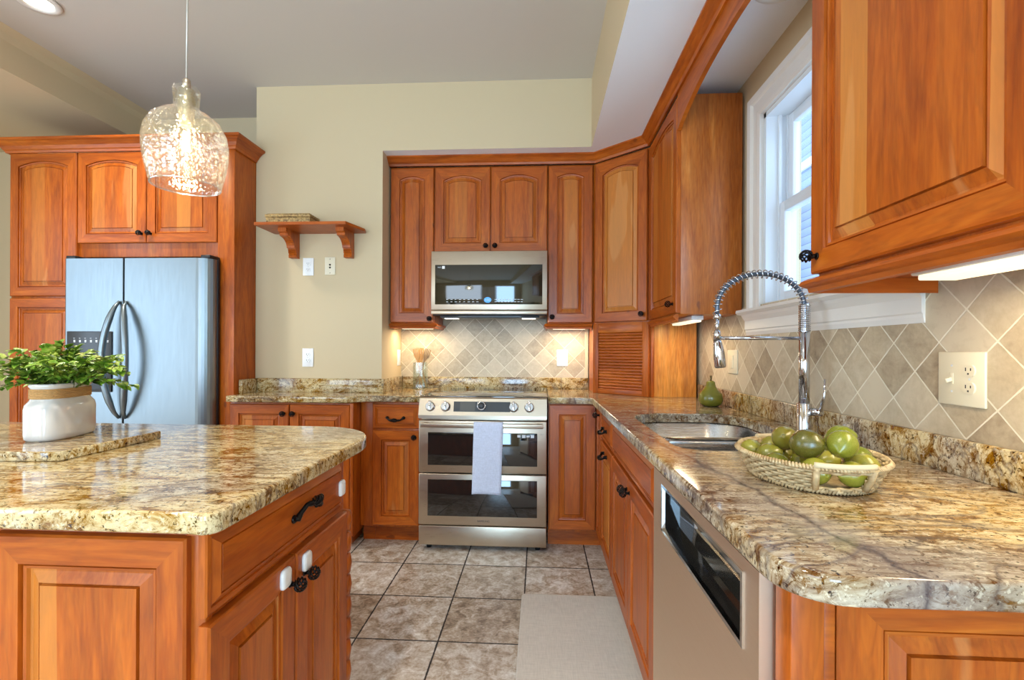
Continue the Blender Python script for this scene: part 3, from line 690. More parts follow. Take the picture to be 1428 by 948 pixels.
# ---- sink
sn = thing('kitchen_sink', 'undermount double-bowl stainless sink under the window', 'sink', (.64, 1.78, .65))
def bowl(y0, y1, parent, depth=.19, near=True):
    m = MB(); rings = []
    base = arcpts(.86-.12, y1-.12, .14, 0, 90, 6) + arcpts(.40+.14, y1-.12, .14, 90, 180, 6) + arcpts(.40+.07, y0+.07, .08, 180, 270, 6) + arcpts(.86-.07, y0+.07, .08, 270, 360, 6)
    for z, d_ in ((.874, .022), (.874, 0), (.868, -.004), (.874-depth+.03, -.010), (.874-depth+.008, -.022), (.874-depth, -.045)):
        rings.append([Vector((p.x, p.y, z)) for p in offset(base, d_)])
    m.loft(rings, 0, True, True, False, True)
    return m.obj('bowl', SINKM, parent, fix=False)
b1 = bowl(1.80, 2.165, sn); b2 = bowl(1.362, 1.765, sn, .17)
boxo('divider', SINKM, (.40, .87, 1.765, 1.80, .83, .868), sn, .006)
for y in (1.97, 1.57):
    MB().lathe([(.0, 0), (.04, 0), (.043, .003), (.03, .004), (.028, .001)], (.64, y, .875-.19 if y > 1.7 else .875-.17), 20).obj('drain', CHROME, sn)

# ---- faucet
fx, fy = .885, 1.64
fc_ = thing('spring_faucet', 'tall chrome spring-neck kitchen faucet with pull-down spray head', 'faucet', (fx, fy, Z9))
MB().lathe([(.027, 0), (.028, .006), (.024, .010), (.022, .018), (.022, .105), (.020, .108)], (fx, fy, Z9+.0005), 24).obj('base', CHROME, fc_)
MB().lathe([(.0165, .10), (.0165, .36)], (fx, fy, Z9), 20).obj('column', CHROME, fc_)
m = MB()
for i in range(14): m.lathe([(.015, 0), (.0185, .0015), (.0185, .0045), (.015, .006)], (fx, fy, 1.262+i*.0062), 18, cap0=False, cap1=False)
m.lathe([(.015, 0), (.015, .09)], (fx, fy, 1.262), 16); m.obj('collar', CHROME, fc_)
hx = fx-.285
arch = []
for i in range(41):
    q = pi*i/40; arch.append(Vector((fx-.1425+.1425*cos(q), fy, 1.335+.118*sin(q)**.9)))
arch = [Vector((fx, fy, 1.30))] + arch + [Vector((hx, fy, 1.315))]
MB().tube(arch, .0075, 10).obj('hose', plain('grey_hose', srgb(96, 104, 116), .4, .6), fc_)
m = MB(); L = len(arch)-1; turns = 27; pts = []
for i in range(turns*12+1):
    u = i/(turns*12)*L; k = min(L-1, int(u)); p = arch[k].lerp(arch[k+1], u-k); d_ = (arch[k+1]-arch[k]).normalized()
    up = Vector((0, 1, 0)); q = d_.cross(up); th = 2*pi*i/12; pts.append(p+up*.0135*cos(th)+q*.0135*sin(th))
m.tube(pts, .0019, 5); m.obj('spring', CHROME, fc_)
m = MB(); m.lathe([(.008, 0), (.012, .004), (.012, .016), (.008, .02)], (hx, fy, 1.30), 16); m.lathe([(.0065, 0), (.0065, .05)], (hx, fy, 1.255), 12)
m.lathe([(.012, 0), (.012, .03), (.008, .036)], (hx, fy, 1.228), 16); m.obj('hose_fitting', CHROME, fc_)
MB().lathe([(.016, 0), (.0185, .004), (.0185, .05), (.014, .085), (.012, .092)], (0, 0, 0), 20, M=Matrix.Translation((hx+.012, fy, 1.138)) @ Matrix.Rotation(-.12, 4, 'Y')).obj('spray_head', CHROME, fc_)
MB().tube([(fx-.01, fy, 1.238), (hx+.012, fy, 1.238)], .006, 8).obj('holder_arm', CHROME, fc_)
m = MB(); m.tube([(fx+.01, fy-.01, .995), (fx+.03, fy-.045, .997)], [.014, .013], 12); m.tube([(fx+.028, fy-.042, 1.0), (fx+.036, fy-.05, 1.05), (fx+.037, fy-.052, 1.105)], [.006, .004, .0035], 8); m.obj('lever', CHROME, fc_)

# ---- ceramic pear
pr = thing('ceramic_pear', 'glossy green ceramic pear on the counter beyond the sink', 'ornament', (.875, 2.475, Z9))
MB().lathe([(0, .001), (.035, .001), (.052, .012), (.060, .035), (.055, .062), (.034, .086), (.025, .100), (.022, .112), (.021, .122), (.013, .129), (.004, .128)], (.875, 2.475, Z9), 28).obj('body', PEARM, pr)
MB().tube([(.875, 2.475, Z9+.122), (.877, 2.475, Z9+.14), (.874, 2.473, Z9+.155)], [.005, .004, .006], 8).obj('stem', STEMM, pr)

# ================================================================= RANGE
X0, X1 = -.708, .050; RW = X1-X0
rg = thing('range', 'stainless slide-in electric range with double oven doors', 'range', (-.33, 3.1, 0))
boxo('body', ST_H, (X0+.004, X1-.004, 2.84, 3.43, .035, .905), rg, .002)
ck = boxo('cooktop', BGLASS, (X0-.004, X1+.004, 2.832, 3.452, .905, .9185), rg, .003)
m = MB()
for (x, y, r) in ((-.52, 3.0, .105), (-.14, 3.0, .085), (-.52, 3.28, .08), (-.14, 3.28, .1), (-.33, 3.3, .05)):
    m.lathe([(r, 0), (r, .0003), (r-.002, .0003), (r-.002, 0)], (x, y, .9186), 40, cap0=False, cap1=False)
m.obj('burner_rings', GREYP, ck)
# sloped control panel
m = MB(); pf = [(2.84, .912), (2.815, .912), (2.806, .905), (2.778, .808), (2.778, .790), (2.84, .790)]
m.loft([[Vector((x, y, z)) for y, z in pf] for x in (X0, X1)], 0, False); cp = m.obj('control_panel', ST_H, rg)
sl = Vector((0, 2.778-2.806, .808-.905)).normalized(); nn = Vector((0, -.962, .277))
def CP(x, s_, t): return Vector((x, 2.806, .905))+sl*s_+nn*t
def cpbox(x0, x1, s0, s1, t0, t1, name, mat, parent, bev=0):
    m = MB(); M = Matrix(((1, 0, 0, 0), (0, nn.y, -sl.y, 0), (0, nn.z, -sl.z, 0), (0, 0, 0, 1))); M = Matrix.Translation((0, 2.806, .905)) @ M
    m.box(x0, x1, t0, t1, -s1, -s0, bev, M=M); return m.obj(name, mat, parent)
cpbox(-.50, -.165, .018, .078, 0, .002, 'display_panel', GREYP, cp)
cpbox(-.462, -.372, .022, .074, .002, .0028, 'touch_screen', plain('screen_grey', srgb(92, 92, 88), .2), cp)
Mk = lambda x, s_: Matrix.Translation(CP(x, s_, 0)) @ Matrix(((1, 0, 0, 0), (0, sl.y, nn.y, 0), (0, sl.z, nn.z, 0), (0, 0, 0, 1)))
for x in (-.640, -.548, -.145, -.053):
    m = MB(); M = Mk(x, .050); m.lathe([(.029, 0), (.029, .004), (.025, .005), (.025, .022), (.023, .025)], n=24, M=M)
    m.box(-.007, .007, -.030, .020, .020, .036, .003, M=M); m.obj('knob', CHROME, cp)
m = MB(); M = Mk(-.334, .045); m.lathe([(.026, 0), (.026, .018), (.023, .020)], n=24, M=M, mi=0); m.lathe([(.0205, .02), (.0205, .0215), (.0, .0215)], n=24, M=M, mi=1, cap0=False); m.obj('dial', [CHROME, GREYP], cp)
def oven(z0, z1, wz0, wz1, handle, nm):
    d_ = boxo(nm, ST_H, (X0, X1, 2.79, 2.838, z0, z1), rg, .004)
    boxo('window', BGLASS, (X0+.055, X1-.055, 2.786, 2.793, wz0, wz1), d_, .002)
    if handle:
        m = MB(); zc = .755
        m.box(X0+.022, X1-.022, 2.735, 2.752, zc-.013, zc+.013, .003)
        for x in (X0+.05, X1-.05): m.box(x-.012, x+.012, 2.75, 2.792, zc-.010, zc+.010, .003)
        m.obj('handle', ST_H, d_)
    return d_
o1 = oven(.468, .776, .512, .706, True, 'upper_oven_door'); o2 = oven(.158, .460, .212, .428, False, 'lower_oven_door')
F = FRONT(0, 2.79)
text('brand_lettering', 'SAMSUNG', .016, face_text_M(F, -.32, .0005, .18), GREYP, o2)
m = MB(); m.box(-.122, -.104, 2.7845, 2.7862, .683, .697); m.box(-.094, -.074, 2.7845, 2.7862, .680, .698); m.box(-.069, -.05, 2.7845, 2.7862, .684, .694); m.box(-.044, -.024, 2.7845, 2.7862, .680, .698); m.obj('stickers', MARK, o1)
boxo('storage_drawer', ST_H, (X0, X1, 2.797, 2.838, .035, .150), rg, .004)
for x in (X0+.05, X1-.05):
    for y in (2.86, 3.38): MB().lathe([(.016, 0), (.016, .036)], (x, y, .0), 12).obj('foot', BLACKP, rg)
# towel over the handle
m = MB(); cols = []; nx, pth = 10, []
for i in range(25): pth.append((2.7335-.0015, .360+i*(.770-.360)/24))
pth += [(2.7335+.001, .7745), (2.7435, .777), (2.7545, .773)] + [(2.7565, .76-.02*i) for i in range(8)]
V = []
for k, (y, z) in enumerate(pth):
    row = []
    for i in range(nx+1):
        u = i/nx; sk_ = -.010*(1-min(1, max(0, (z-.36)/.41))); fold = .0022*sin(u*9+z*14)+.0014*sin(z*31+u*3)
        row.append(Vector((-.372+sk_+.169*u, y-abs(fold) if k < 25 else y+abs(fold)*.3, z+(.003*sin(u*3+.5) if k < 2 else 0))))
    V.append(row)
Rv = [[m.v(p) for p in row] for row in V]
for a, b_ in zip(Rv, Rv[1:]):
    for i in range(nx): m.f([a[i], a[i+1], b_[i+1], b_[i]], 0, True)
tw = m.obj('dish_towel', TOWEL, loc=(-.29, 2.745, .36), fix=False); tag(tw, 'pale blue-white dish towel hanging over the upper oven handle', 'towel')
sm_ = tw.modifiers.new('s', 'SOLIDIFY'); sm_.thickness = .002; sm_.offset = 0

# ================================================================= UPPERS
yu = 3.191; ZU0, ZU1 = 1.372, 2.43
def upper(label, x0, x1, z0, doors, name='wall_cabinet'):
    t = thing(name, label, 'cabinet', ((x0+x1)/2, 3.33, z0)); carcass('body', t, (x0, x1, yu, 3.476, z0, ZU1)); return t
u1 = upper('narrow cherry wall cabinet left of the microwave, one arched door', -1.006, -.706, ZU0, 1)
F = FRONT(-1.004, yu); d = door(F, .293, 1.378, 2.418, u1, arch=True, stile=.06, rise=.022); knob(F, .272, 1.402, d)
u2 = upper('cherry wall cabinet directly above the microwave, two arched doors', -.704, .056, 1.842, 2)
F = FRONT(-.702, yu); d = door(F, .374, 1.85, 2.418, u2, arch=True, stile=.058); knob(F, .346, 1.888, d)
F = FRONT(-.322, yu); d = door(F, .374, 1.85, 2.418, u2, arch=True, stile=.058); knob(F, .028, 1.888, d)
u3 = upper('narrow cherry wall cabinet right of the microwave, one arched door', .058, .360, ZU0, 1)
F = FRONT(.062, yu); d = door(F, .290, 1.378, 2.418, u3, arch=True, stile=.056, rise=.022); knob(F, .026, 1.414, d)
# diagonal corner
u4 = thing('corner_wall_cabinet', 'diagonal cherry corner wall cabinet above the louvred garage door', 'cabinet', (.65, 3.2, ZU0))
pg = [(.362, yu), (.681, 2.925), (.968, 2.925), (.968, 3.476), (.362, 3.476)]
m = MB(); m.loft([[Vector((x, y, z)) for x, y in pg] for z in (ZU0, ZU1)], 0, False); m.obj('body', WV, u4)
DA = Vector((.681-.362, 2.925-yu, 0)); DL = DA.length; FD = Fr((.362, yu, 0), DA)
FD2 = Fr(FD(.022, 0, 0), DA); d = door(FD2, DL-.044, 1.378, 2.418, u4, arch=True, stile=.058); knob(FD2, DL-.044-.026, 1.418, d)
u5 = thing('wall_cabinet', 'cherry wall cabinet beside the window with an arched door and plain pale side', 'cabinet', (.82, 2.62, ZU0))
boxo('body', WS, (.681, .968, 2.333, 2.924, ZU0, ZU1), u5, .001); F = LEFTW(.681, 2.905); d = door(F, .568, 1.378, 2.418, u5, arch=True); knob(F, .512, 1.425, d)
u6 = thing('wall_cabinet', 'large cherry wall cabinet at the near right of the window, plain raised panel', 'cabinet', (.82, .9, ZU0))
carcass('body', u6, (.681, .968, .655, 1.20, ZU0, ZU1)); F = LEFTW(.681, 1.200); d = door(F, .54, 1.382, 2.418, u6, stile=.052); knob(F, .028, 1.421, d, r=.014)
# valance over the window
m = MB(); n = 24; top = []; bot = []
for i in range(n+1):
    y = 2.332-(2.332-1.202)*i/n; u = abs(2*i/n-1); bot.append((y, 2.262+.075*(1-min(1, u)**2.2) if u < .93 else 2.255))
pg = [(y, 2.43) for y, z in bot[::-1]]
R = [[Vector((x, y, z)) for y, z in bot+pg] for x in (.662, .681)]
RR = [[m.v(p) for p in r] for r in R]; L = len(R[0])
for i in range(L): m.f([RR[0][i], RR[0][(i+1) % L], RR[1][(i+1) % L], RR[1][i]])
for s_ in (0, 1):
    for i in range(n): m.f([RR[s_][i], RR[s_][i+1], RR[s_][L-2-i], RR[s_][L-1-i]])
vl = m.obj('valance', [WH], loc=(.67, 1.77, 2.3)); tag(vl, 'arched cherry valance board spanning above the window between wall cabinets', 'valance')
# crown and light rails
cp_ = FD2(0, T, 0); ce = FD2(DL-.044, T, 0)
path = [(-1.006, 3.30, 0), (-1.006, 3.17, 0), (.370, 3.17, 0), (.660, 2.915, 0), (.660, .655, 0)]
m = MB(); m.sweep([Vector((x, y, 2.43)) for x, y, _ in path], [(-.004, 0)]+CROWN[1:-1]+[(-.004, .055)]); 
o = m.obj('crown_moulding', [WH], loc=(0, 3.1, 2.43)); tag(o, 'cherry crown moulding running over the range-side wall cabinets and along the window wall', 'moulding')
def rail(pts, label, z=1.372):
    m = MB(); m.sweep([Vector((x, y, z)) for x, y in pts], LRAIL); o = m.obj('light_rail', [WH], loc=(pts[0][0], pts[0][1], z-.03)); tag(o, label, 'moulding')
rail([(-1.008, 3.182), (-.706, 3.182), (-.706, 3.46)], 'cherry light rail under the narrow cabinet left of the microwave')
rail([(.060, 3.46), (.060, 3.182), (.350, 3.182)], 'cherry light rail under the narrow cabinet right of the microwave')
rail([(.672, 2.88), (.672, 2.336)], 'cherry light rail under the wall cabinet beside the window')
rail([(.958, 1.199), (.672, 1.199), (.672, .655)], 'cherry light rail wrapping under the large near right wall cabinet')

# ---- appliance garage
ag = thing('appliance_garage', 'cherry corner appliance garage with a horizontal tambour door on the counter', 'cabinet', (.66, 3.2, Z9))
pg = [(.362, yu), (.681, 2.925), (.949, 2.925), (.949, 3.454), (.362, 3.454)]
m = MB(); z0, z1 = Z9+.0005, ZU0-.001
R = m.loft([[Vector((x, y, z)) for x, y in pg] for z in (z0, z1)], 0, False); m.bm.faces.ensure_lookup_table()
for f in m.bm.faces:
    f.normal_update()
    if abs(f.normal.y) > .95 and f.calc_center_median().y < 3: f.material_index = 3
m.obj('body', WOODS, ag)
m = MB(); M = FD.M(0, 0, 0)
m.box(.012, .052, 0, T, z0, z1, .002, M=M); m.box(DL-.050, DL-.008, 0, T, z0, z1, .002, M=M); m.box(.052, DL-.05, 0, T, z1-.062, z1, .002, mi=1, M=M); m.box(.052, DL-.05, 0, T, z0, z0+.034, .002, mi=1, M=M)
m.obj('door_frame', WOODS, ag)
m = MB(); nz = 19; a0, a1 = z0+.034, z1-.062
for i in range(nz):
    c0 = a0+(a1-a0)*i/nz; h = (a1-a0)/nz
    pts = [(0, c0), (.010, c0+.001), (.0135, c0+h*.35), (.013, c0+h*.6), (.008, c0+h*.97), (0, c0+h)]
    m.loft([[FD(a, t_, z) for t_, z in pts] for a in (.05, DL-.048)], 1, False)
m.obj('tambour_door', WOODS, ag)
boxo('edge_trim', WV, (.679, .697, 2.915, 2.9245, z0, z1), ag, .001)

# ================================================================= MICROWAVE
mw = thing('microwave', 'stainless over-the-range microwave with dark mirrored door', 'microwave', (-.32, 3.25, 1.42))
mx0, mx1 = -.700, .054; my = 3.06
boxo('body', BLACKP, (mx0+.004, mx1-.004, my+.03, 3.474, 1.418, 1.838), mw, .003)
md = boxo('door', ST_H, (mx0, mx1, my, my+.03, 1.452, 1.834), mw, .004)
mg = boxo('window', MGLASS, (mx0+.026, mx1-.032, my-.002, my+.004, 1.488, 1.745), md, .001)
boxo('lower_trim', ST_H, (mx0, mx1, my+.004, my+.03, 1.426, 1.450), mw, .003)
F = FRONT(0, my-.002)
m = MB(); random.seed(3)
for i, x in enumerate([-.60+.028*k for k in range(8)]+[-.285+.021*k for k in range(9)]):
    for z in (1.503, 1.518): m.box(x, x+.010+.006*random.random(), my-.0032, my-.0018, z, z+.004)
m.obj('control_marks', MARK, mg)
MB().lathe([(.024, 0), (.024, .001)], n=24, M=F.M(-.330, 0, 1.517) @ Matrix(((1, 0, 0, 0), (0, 0, 1, 0), (0, .75, 0, 0), (0, 0, 0, 1)))).obj('clock_display', BLUE, mg)
text('clock_digits', '4:05', .021, face_text_M(F, -.330, .0012, 1.510), MARK, mg)
text('sticker_lettering', 'WiFi', .013, face_text_M(F, -.645, .0005, 1.724), MARK, mg); boxo('sticker', WHITEP, (-.628, -.610, my-.0032, my-.0018, 1.719, 1.737), mg)
m = MB(); m.box(mx0+.05, mx1-.05, my+.05, my+.20, 1.404, 1.418, .004); m.box(mx0+.17, mx1-.17, my+.04, my+.05, 1.408, 1.416); m.obj('vent_grille', GREYP, mw)
for x in (mx0+.12, mx1-.12):
    boxo('work_light', emis('hood_lamp', (1, .95, .85, 1), 2.0), (x-.045, x+.045, my+.07, my+.12, 1.400, 1.405), mw, .001)
    area('hood_light', (x, my+.095, 1.396), (0, 0, -1), .08, .05, 1.0, NEUT)

# under-cabinet lamps
def under(x0, x1, y0, y1, z, label, pw):
    t = thing('under_cabinet_light', label, 'light', ((x0+x1)/2, (y0+y1)/2, z)); boxo('housing', WHITEP, (x0, x1, y0, y1, z, z+.022), t, .003)
    e = .008; boxo('diffuser', TUBE, (x0+e, x1-e, y0+e, y1-e, z-.010, z+.001), t, .003)
    area('under_cabinet_glow', ((x0+x1)/2, (y0+y1)/2, z-.014), (0, 0, -1), x1-x0-.02, y1-y0-.02, pw, WARM)
under(-.97, -.74, 3.30, 3.36, 1.349, 'slim warm light under the narrow cabinet left of the microwave', 1.9)
under(.09, .33, 3.30, 3.36, 1.349, 'slim warm light under the narrow cabinet right of the microwave', 1.9)
under(.76, .82, 2.42, 2.80, 1.349, 'slim warm light under the cabinet between garage and window', 1.4)
under(.76, .85, .67, 1.02, 1.349, 'long glowing white light bar under the large near right cabinet', 2.2)

# ================================================================= ISLAND
xi = -.601
il = thing('kitchen_island', 'cherry kitchen island with drawer, two doors and raised end panels', 'kitchen island', (-1.5, 1.15, 0))
carcass('body', il, (-2.35, xi, .831, 1.44, .09, ZT)); boxo('toe_kick', WH, (-2.30, xi-.06, .88, 1.38, 0, .09), il)
boxo('corner_post', WV, (xi-.035, xi+.004, .826, .845, .09, ZT), il, .003)
F = RIGHTW(xi, .808+.02)
F = RIGHTW(xi, .812); d = door(F, .590, .714, .868, il, 'drawer', drawer=True); pull(F, .345, .790, d, .115, tilt=.0, drop=-.028)
d1 = door(F, .300, .105, .700, il); knob(F, .276, .642, d1, r=.016)
F2 = RIGHTW(xi, 1.118); d2 = door(F2, .305, .105, .700, il); knob(F2, .038, .638, d2, r=.016)
for k, x in enumerate((-.992, -1.37, -1.75)):
    door(FRONT(x, .831), .368, .105, .856, il, 'raised_panel', stile=.053)
m = MB()   # scalloped strip on the far corner
for i in range(9): m.lathe([(.0, 0), (.018, .006), (.022, .034), (.018, .062), (.0, .068)], (xi+.004, 1.443, .10+i*.0665), 14)
m.obj('scalloped_post', WV, il)
# child latches
def latch(F, a, z, label, w=.026, h=.036):
    m = MB(); n = 24
    def rr(s_, t): return [F(a+s_*w/2*(abs(cos(q))**.5)*(1 if cos(q) > 0 else -1), t, z+s_*h/2*(abs(sin(q))**.5)*(1 if sin(q) > 0 else -1)) for q in [2*pi*k/n+.01 for k in range(n)]]
    m.loft([rr(1, T), rr(1, T+.005), rr(.9, T+.008), rr(.5, T+.009)], 0, True)
    o = m.obj('child_latch', WHITEP, loc=F(a, T, z)); tag(o, label, 'latch')
latch(F, .250, .668, 'rounded white plastic child latch on the nearer island door', .040, .046)
latch(F, .350, .664, 'rounded white plastic child latch on the farther island door', .040, .046)
latch(F, .560, .786, 'rounded white plastic child latch at the far end of the island drawer', .036, .046)
# island top
poly = [(-2.45, .780), (-.60, .778)] + arcpts(-.575, .803, .03, -80, 0, 5) + [(-.545, 1.36)] + arcpts(-.80, 1.44, .255, 0, 90, 14) + [(-2.45, 1.70)]
o = slab(poly, ZG, Z9, .007).obj('granite_countertop', GR, loc=(-1.5, 1.2, ZG)); tag(o, 'granite island countertop with rounded corners under the pendant', 'countertop')
# granite slab board
poly = [(-1.176, 1.105), (-1.168, 1.412), (-1.32, 1.50), (-1.85, 1.50), (-1.85, 1.115), (-1.30, 1.098)]
o = slab(poly, Z9+.0005, .9385, .003).obj('granite_board', GR, loc=(-1.5, 1.3, Z9)); tag(o, 'thick granite board on the island carrying the potted plant', 'board')

# ---- plant
vx, vy, vz = -1.376, 1.301, .939; VR = 1.756
pp = thing('potted_plant', 'leafy green plant in an oval white ceramic vase with a jute band', 'plant', (vx, vy, vz))
def sq(a, b, z, n=36, e=.62):
    return [Vector((vx+a*(abs(cos(q))**e)*(1 if cos(q) > 0 else -1)*cos(VR)-b*(abs(sin(q))**e)*(1 if sin(q) > 0 else -1)*sin(VR), vy+a*(abs(cos(q))**e)*(1 if cos(q) > 0 else -1)*sin(VR)+b*(abs(sin(q))**e)*(1 if sin(q) > 0 else -1)*cos(VR), vz+z)) for q in [2*pi*k/n for k in range(n)]]
A, B = .0945, .049
m = MB(); m.loft([sq(A*.93, B*.9, 0), sq(A*.985, B*.97, .006), sq(A, B, .018), sq(A, B, .085), sq(A*.97, B*.96, .098), sq(A*.86, B*.86, .108), sq(A*.83, B*.83, .113), sq(A*.82, B*.82, .118), sq(A*.82, B*.82, .142), sq(A*.87, B*.88, .149), sq(A*.85, B*.86, .155), sq(A*.78, B*.78, .154), sq(A*.76, B*.76, .13)], 0, True); m.obj('vase', CERAM, pp)
m = MB()
for i in range(6): m.tube(sq(A*.835, B*.84, .1165+i*.0045), .0026, 6, closed=True)
m.obj('jute_band', JUTE, pp)
random.seed(11); mv = MB(); ml = MB()
def leaf(m, p, d, up, L, W):
    d = d.normalized(); s_ = d.cross(up).normalized(); n = s_.cross(d)
    P = lambda u, v, h: p+d*L*u+s_*W*v+n*h*L
    c = [m.v(P(0, 0, 0)), m.v(P(.35, 0, -.03)), m.v(P(.7, 0, -.02)), m.v(P(1, 0, -.16))]
    l = [m.v(P(.12, .33, .06)), m.v(P(.38, .5, .09)), m.v(P(.72, .32, .03))]; r = [m.v(P(.12, -.33, .06)), m.v(P(.38, -.5, .09)), m.v(P(.72, -.32, .03))]
    for q in ((c[0], l[0], l[1], c[1]), (c[1], l[1], l[2], c[2]), (c[2], l[2], c[3]), (c[0], c[1], r[1], r[0]), (c[1], c[2], r[2], r[1]), (c[2], c[3], r[2])): m.f(q, 0, True)
for k in range(76):
    th = random.uniform(0, 2*pi); rad = random.uniform(.02, .20); hh = random.uniform(.05, .145)*(1-.35*(rad/.22)); 
    if k < 6: rad = .16+.05*random.random(); hh = -.005+.03*random.random()
    sx_, sy_ = cos(th)*.85, sin(th)*.8
    p0 = Vector((vx+.05*sx_, vy+.02*sy_, vz+.14)); p2 = Vector((vx+rad*sx_, vy+rad*sy_, vz+.135+hh)); p1 = (p0+p2)/2+Vector((0, 0, .04))
    pts = [(p0*(1-t)**2+p1*2*t*(1-t)+p2*t*t) for t in [i/6 for i in range(7)]]
    mv.tube(pts, .0011, 5)
    for i in range(1, 7):
        for s_ in (-1, 1):
            for rep in range(2):
                d_ = (pts[i]-pts[i-1]).normalized(); side = d_.cross(Vector((0, 0, 1))).normalized()*s_
                dd_ = (d_*random.uniform(.1, .9)+side*random.uniform(.4, 1)+Vector((0, 0, random.uniform(-.45, .5))))
                Lf = random.uniform(.017, .031)
                leaf(ml, pts[i], dd_, Vector((random.uniform(-.3, .3), random.uniform(-.5, .1), 1)), Lf, Lf*.72)
mv.obj('stems', VINE, pp); fo = ml.obj('foliage', LEAF, pp, fix=False)

# ---- pendant
px, py = -.965, 1.25
pe = thing('pendant_light', 'clear seeded-glass bell pendant hanging over the island', 'pendant light', (px, py, 1.63))
MB().tube([(px, py, 1.925), (px+.0015, py, 2.2), (px-.001, py, 2.5), (px, py, 2.90)], .0022, 8).obj('cord', plain('clear_cord', srgb(190, 186, 176), .3, .4), pe)
MB().lathe([(0, .0), (.055, 0), (.06, -.006), (.05, -.022), (0, -.024)], (px, py, ZC-.0005), 28).obj('canopy', ST_H, pe)
MB().lathe([(.007, 0), (.010, .002), (.010, .022), (.007, .025)], (px, py, 1.905), 16).obj('cap', ST_H, pe)
pf = [(.030, 1.905), (.033, 1.898), (.031, 1.875), (.030, 1.858), (.034, 1.846), (.060, 1.832), (.083, 1.812), (.096, 1.785), (.101, 1.755), (.100, 1.725), (.095, 1.69), (.087, 1.655), (.083, 1.637)]
m = MB(); m.lathe([(r, z) for r, z in pf]+[(r-.003, z) for r, z in pf[::-1]], (px, py, 0), 40, cap0=False, cap1=False); m.obj('glass_shade', SEED, pe)
MB().tube([(px+.0815*cos(2*pi*k/40), py+.0815*sin(2*pi*k/40), 1.637) for k in range(40)], .0022, 8, closed=True).obj('rim', clear('rim_glass', (1, 1, 1, 1), 1.4, 0, 1, .35), pe)
MB().lathe([(.020, 1.90), (.021, 1.86), (.018, 1.82), (.014, 1.80)], (px, py, 0), 20).obj('socket', plain('socket_brass', srgb(196, 186, 160), .3, .8), pe)
MB().lathe([(.012, 1.805), (.016, 1.79), (.023, 1.765), (.025, 1.745), (.020, 1.722), (.006, 1.71), (0, 1.709)], (px, py, 0), 20, cap0=False, cap1=False).obj('bulb', clear('bulb_glass', (1, .96, .86, 1), 1.35), pe)
m = MB()
for k in range(5): m.tube([(px+.008*cos(2*pi*k/5), py+.008*sin(2*pi*k/5), 1.735), (px+.005*cos(2*pi*k/5), py+.005*sin(2*pi*k/5), 1.785)], .0022, 6)
m.obj('filament', emis('filament_glow', (1, .85, .55, 1), 60), pe)
l = bpy.data.lights.new('pendant_lamp', 'POINT'); l.energy = 3.0; l.color = (1, .86, .62); l.shadow_soft_size = .02; lo = bpy.data.objects.new('pendant_lamp', l); COL.objects.link(lo); lo.location = (px, py, 1.70)

# ---- recessed lights
def can(x, y, z, label, on):
    t = thing('recessed_light', label, 'light', (x, y, z))
    MB().lathe([(.062, 0), (.088, -.002), (.092, -.006), (.088, -.010), (.066, -.011), (.060, -.004)], (x, y, z), 40, cap0=False, cap1=False).obj('trim_ring', TRIM, t)
    MB().lathe([(.0, -.003), (.061, -.003), (.061, -.001)], (x, y, z), 32, cap0=False, cap1=False).obj('lens', CANL if on else plain('can_grey', srgb(196, 192, 178), .6), t)
can(-2.5, 2.235, ZC, 'glowing recessed ceiling light at the top left above the pantry', True)
can(.845, 1.72, ZS, 'unlit recessed light in the low soffit above the window', False)

# ================================================================= MAT
m = slab([(-.078, 1.15), (.40, 1.15), (.40, 2.27)] + arcpts(.38, 2.29, .02, 0, 90, 4) + arcpts(-.056, 2.29, .02, 90, 180, 4), .001, .016, .006)
mt = m.obj('floor_mat', MATF, loc=(.16, 1.7, 0)); tag(mt, 'beige woven-look cushioned mat on the tiled floor before the sink', 'mat')

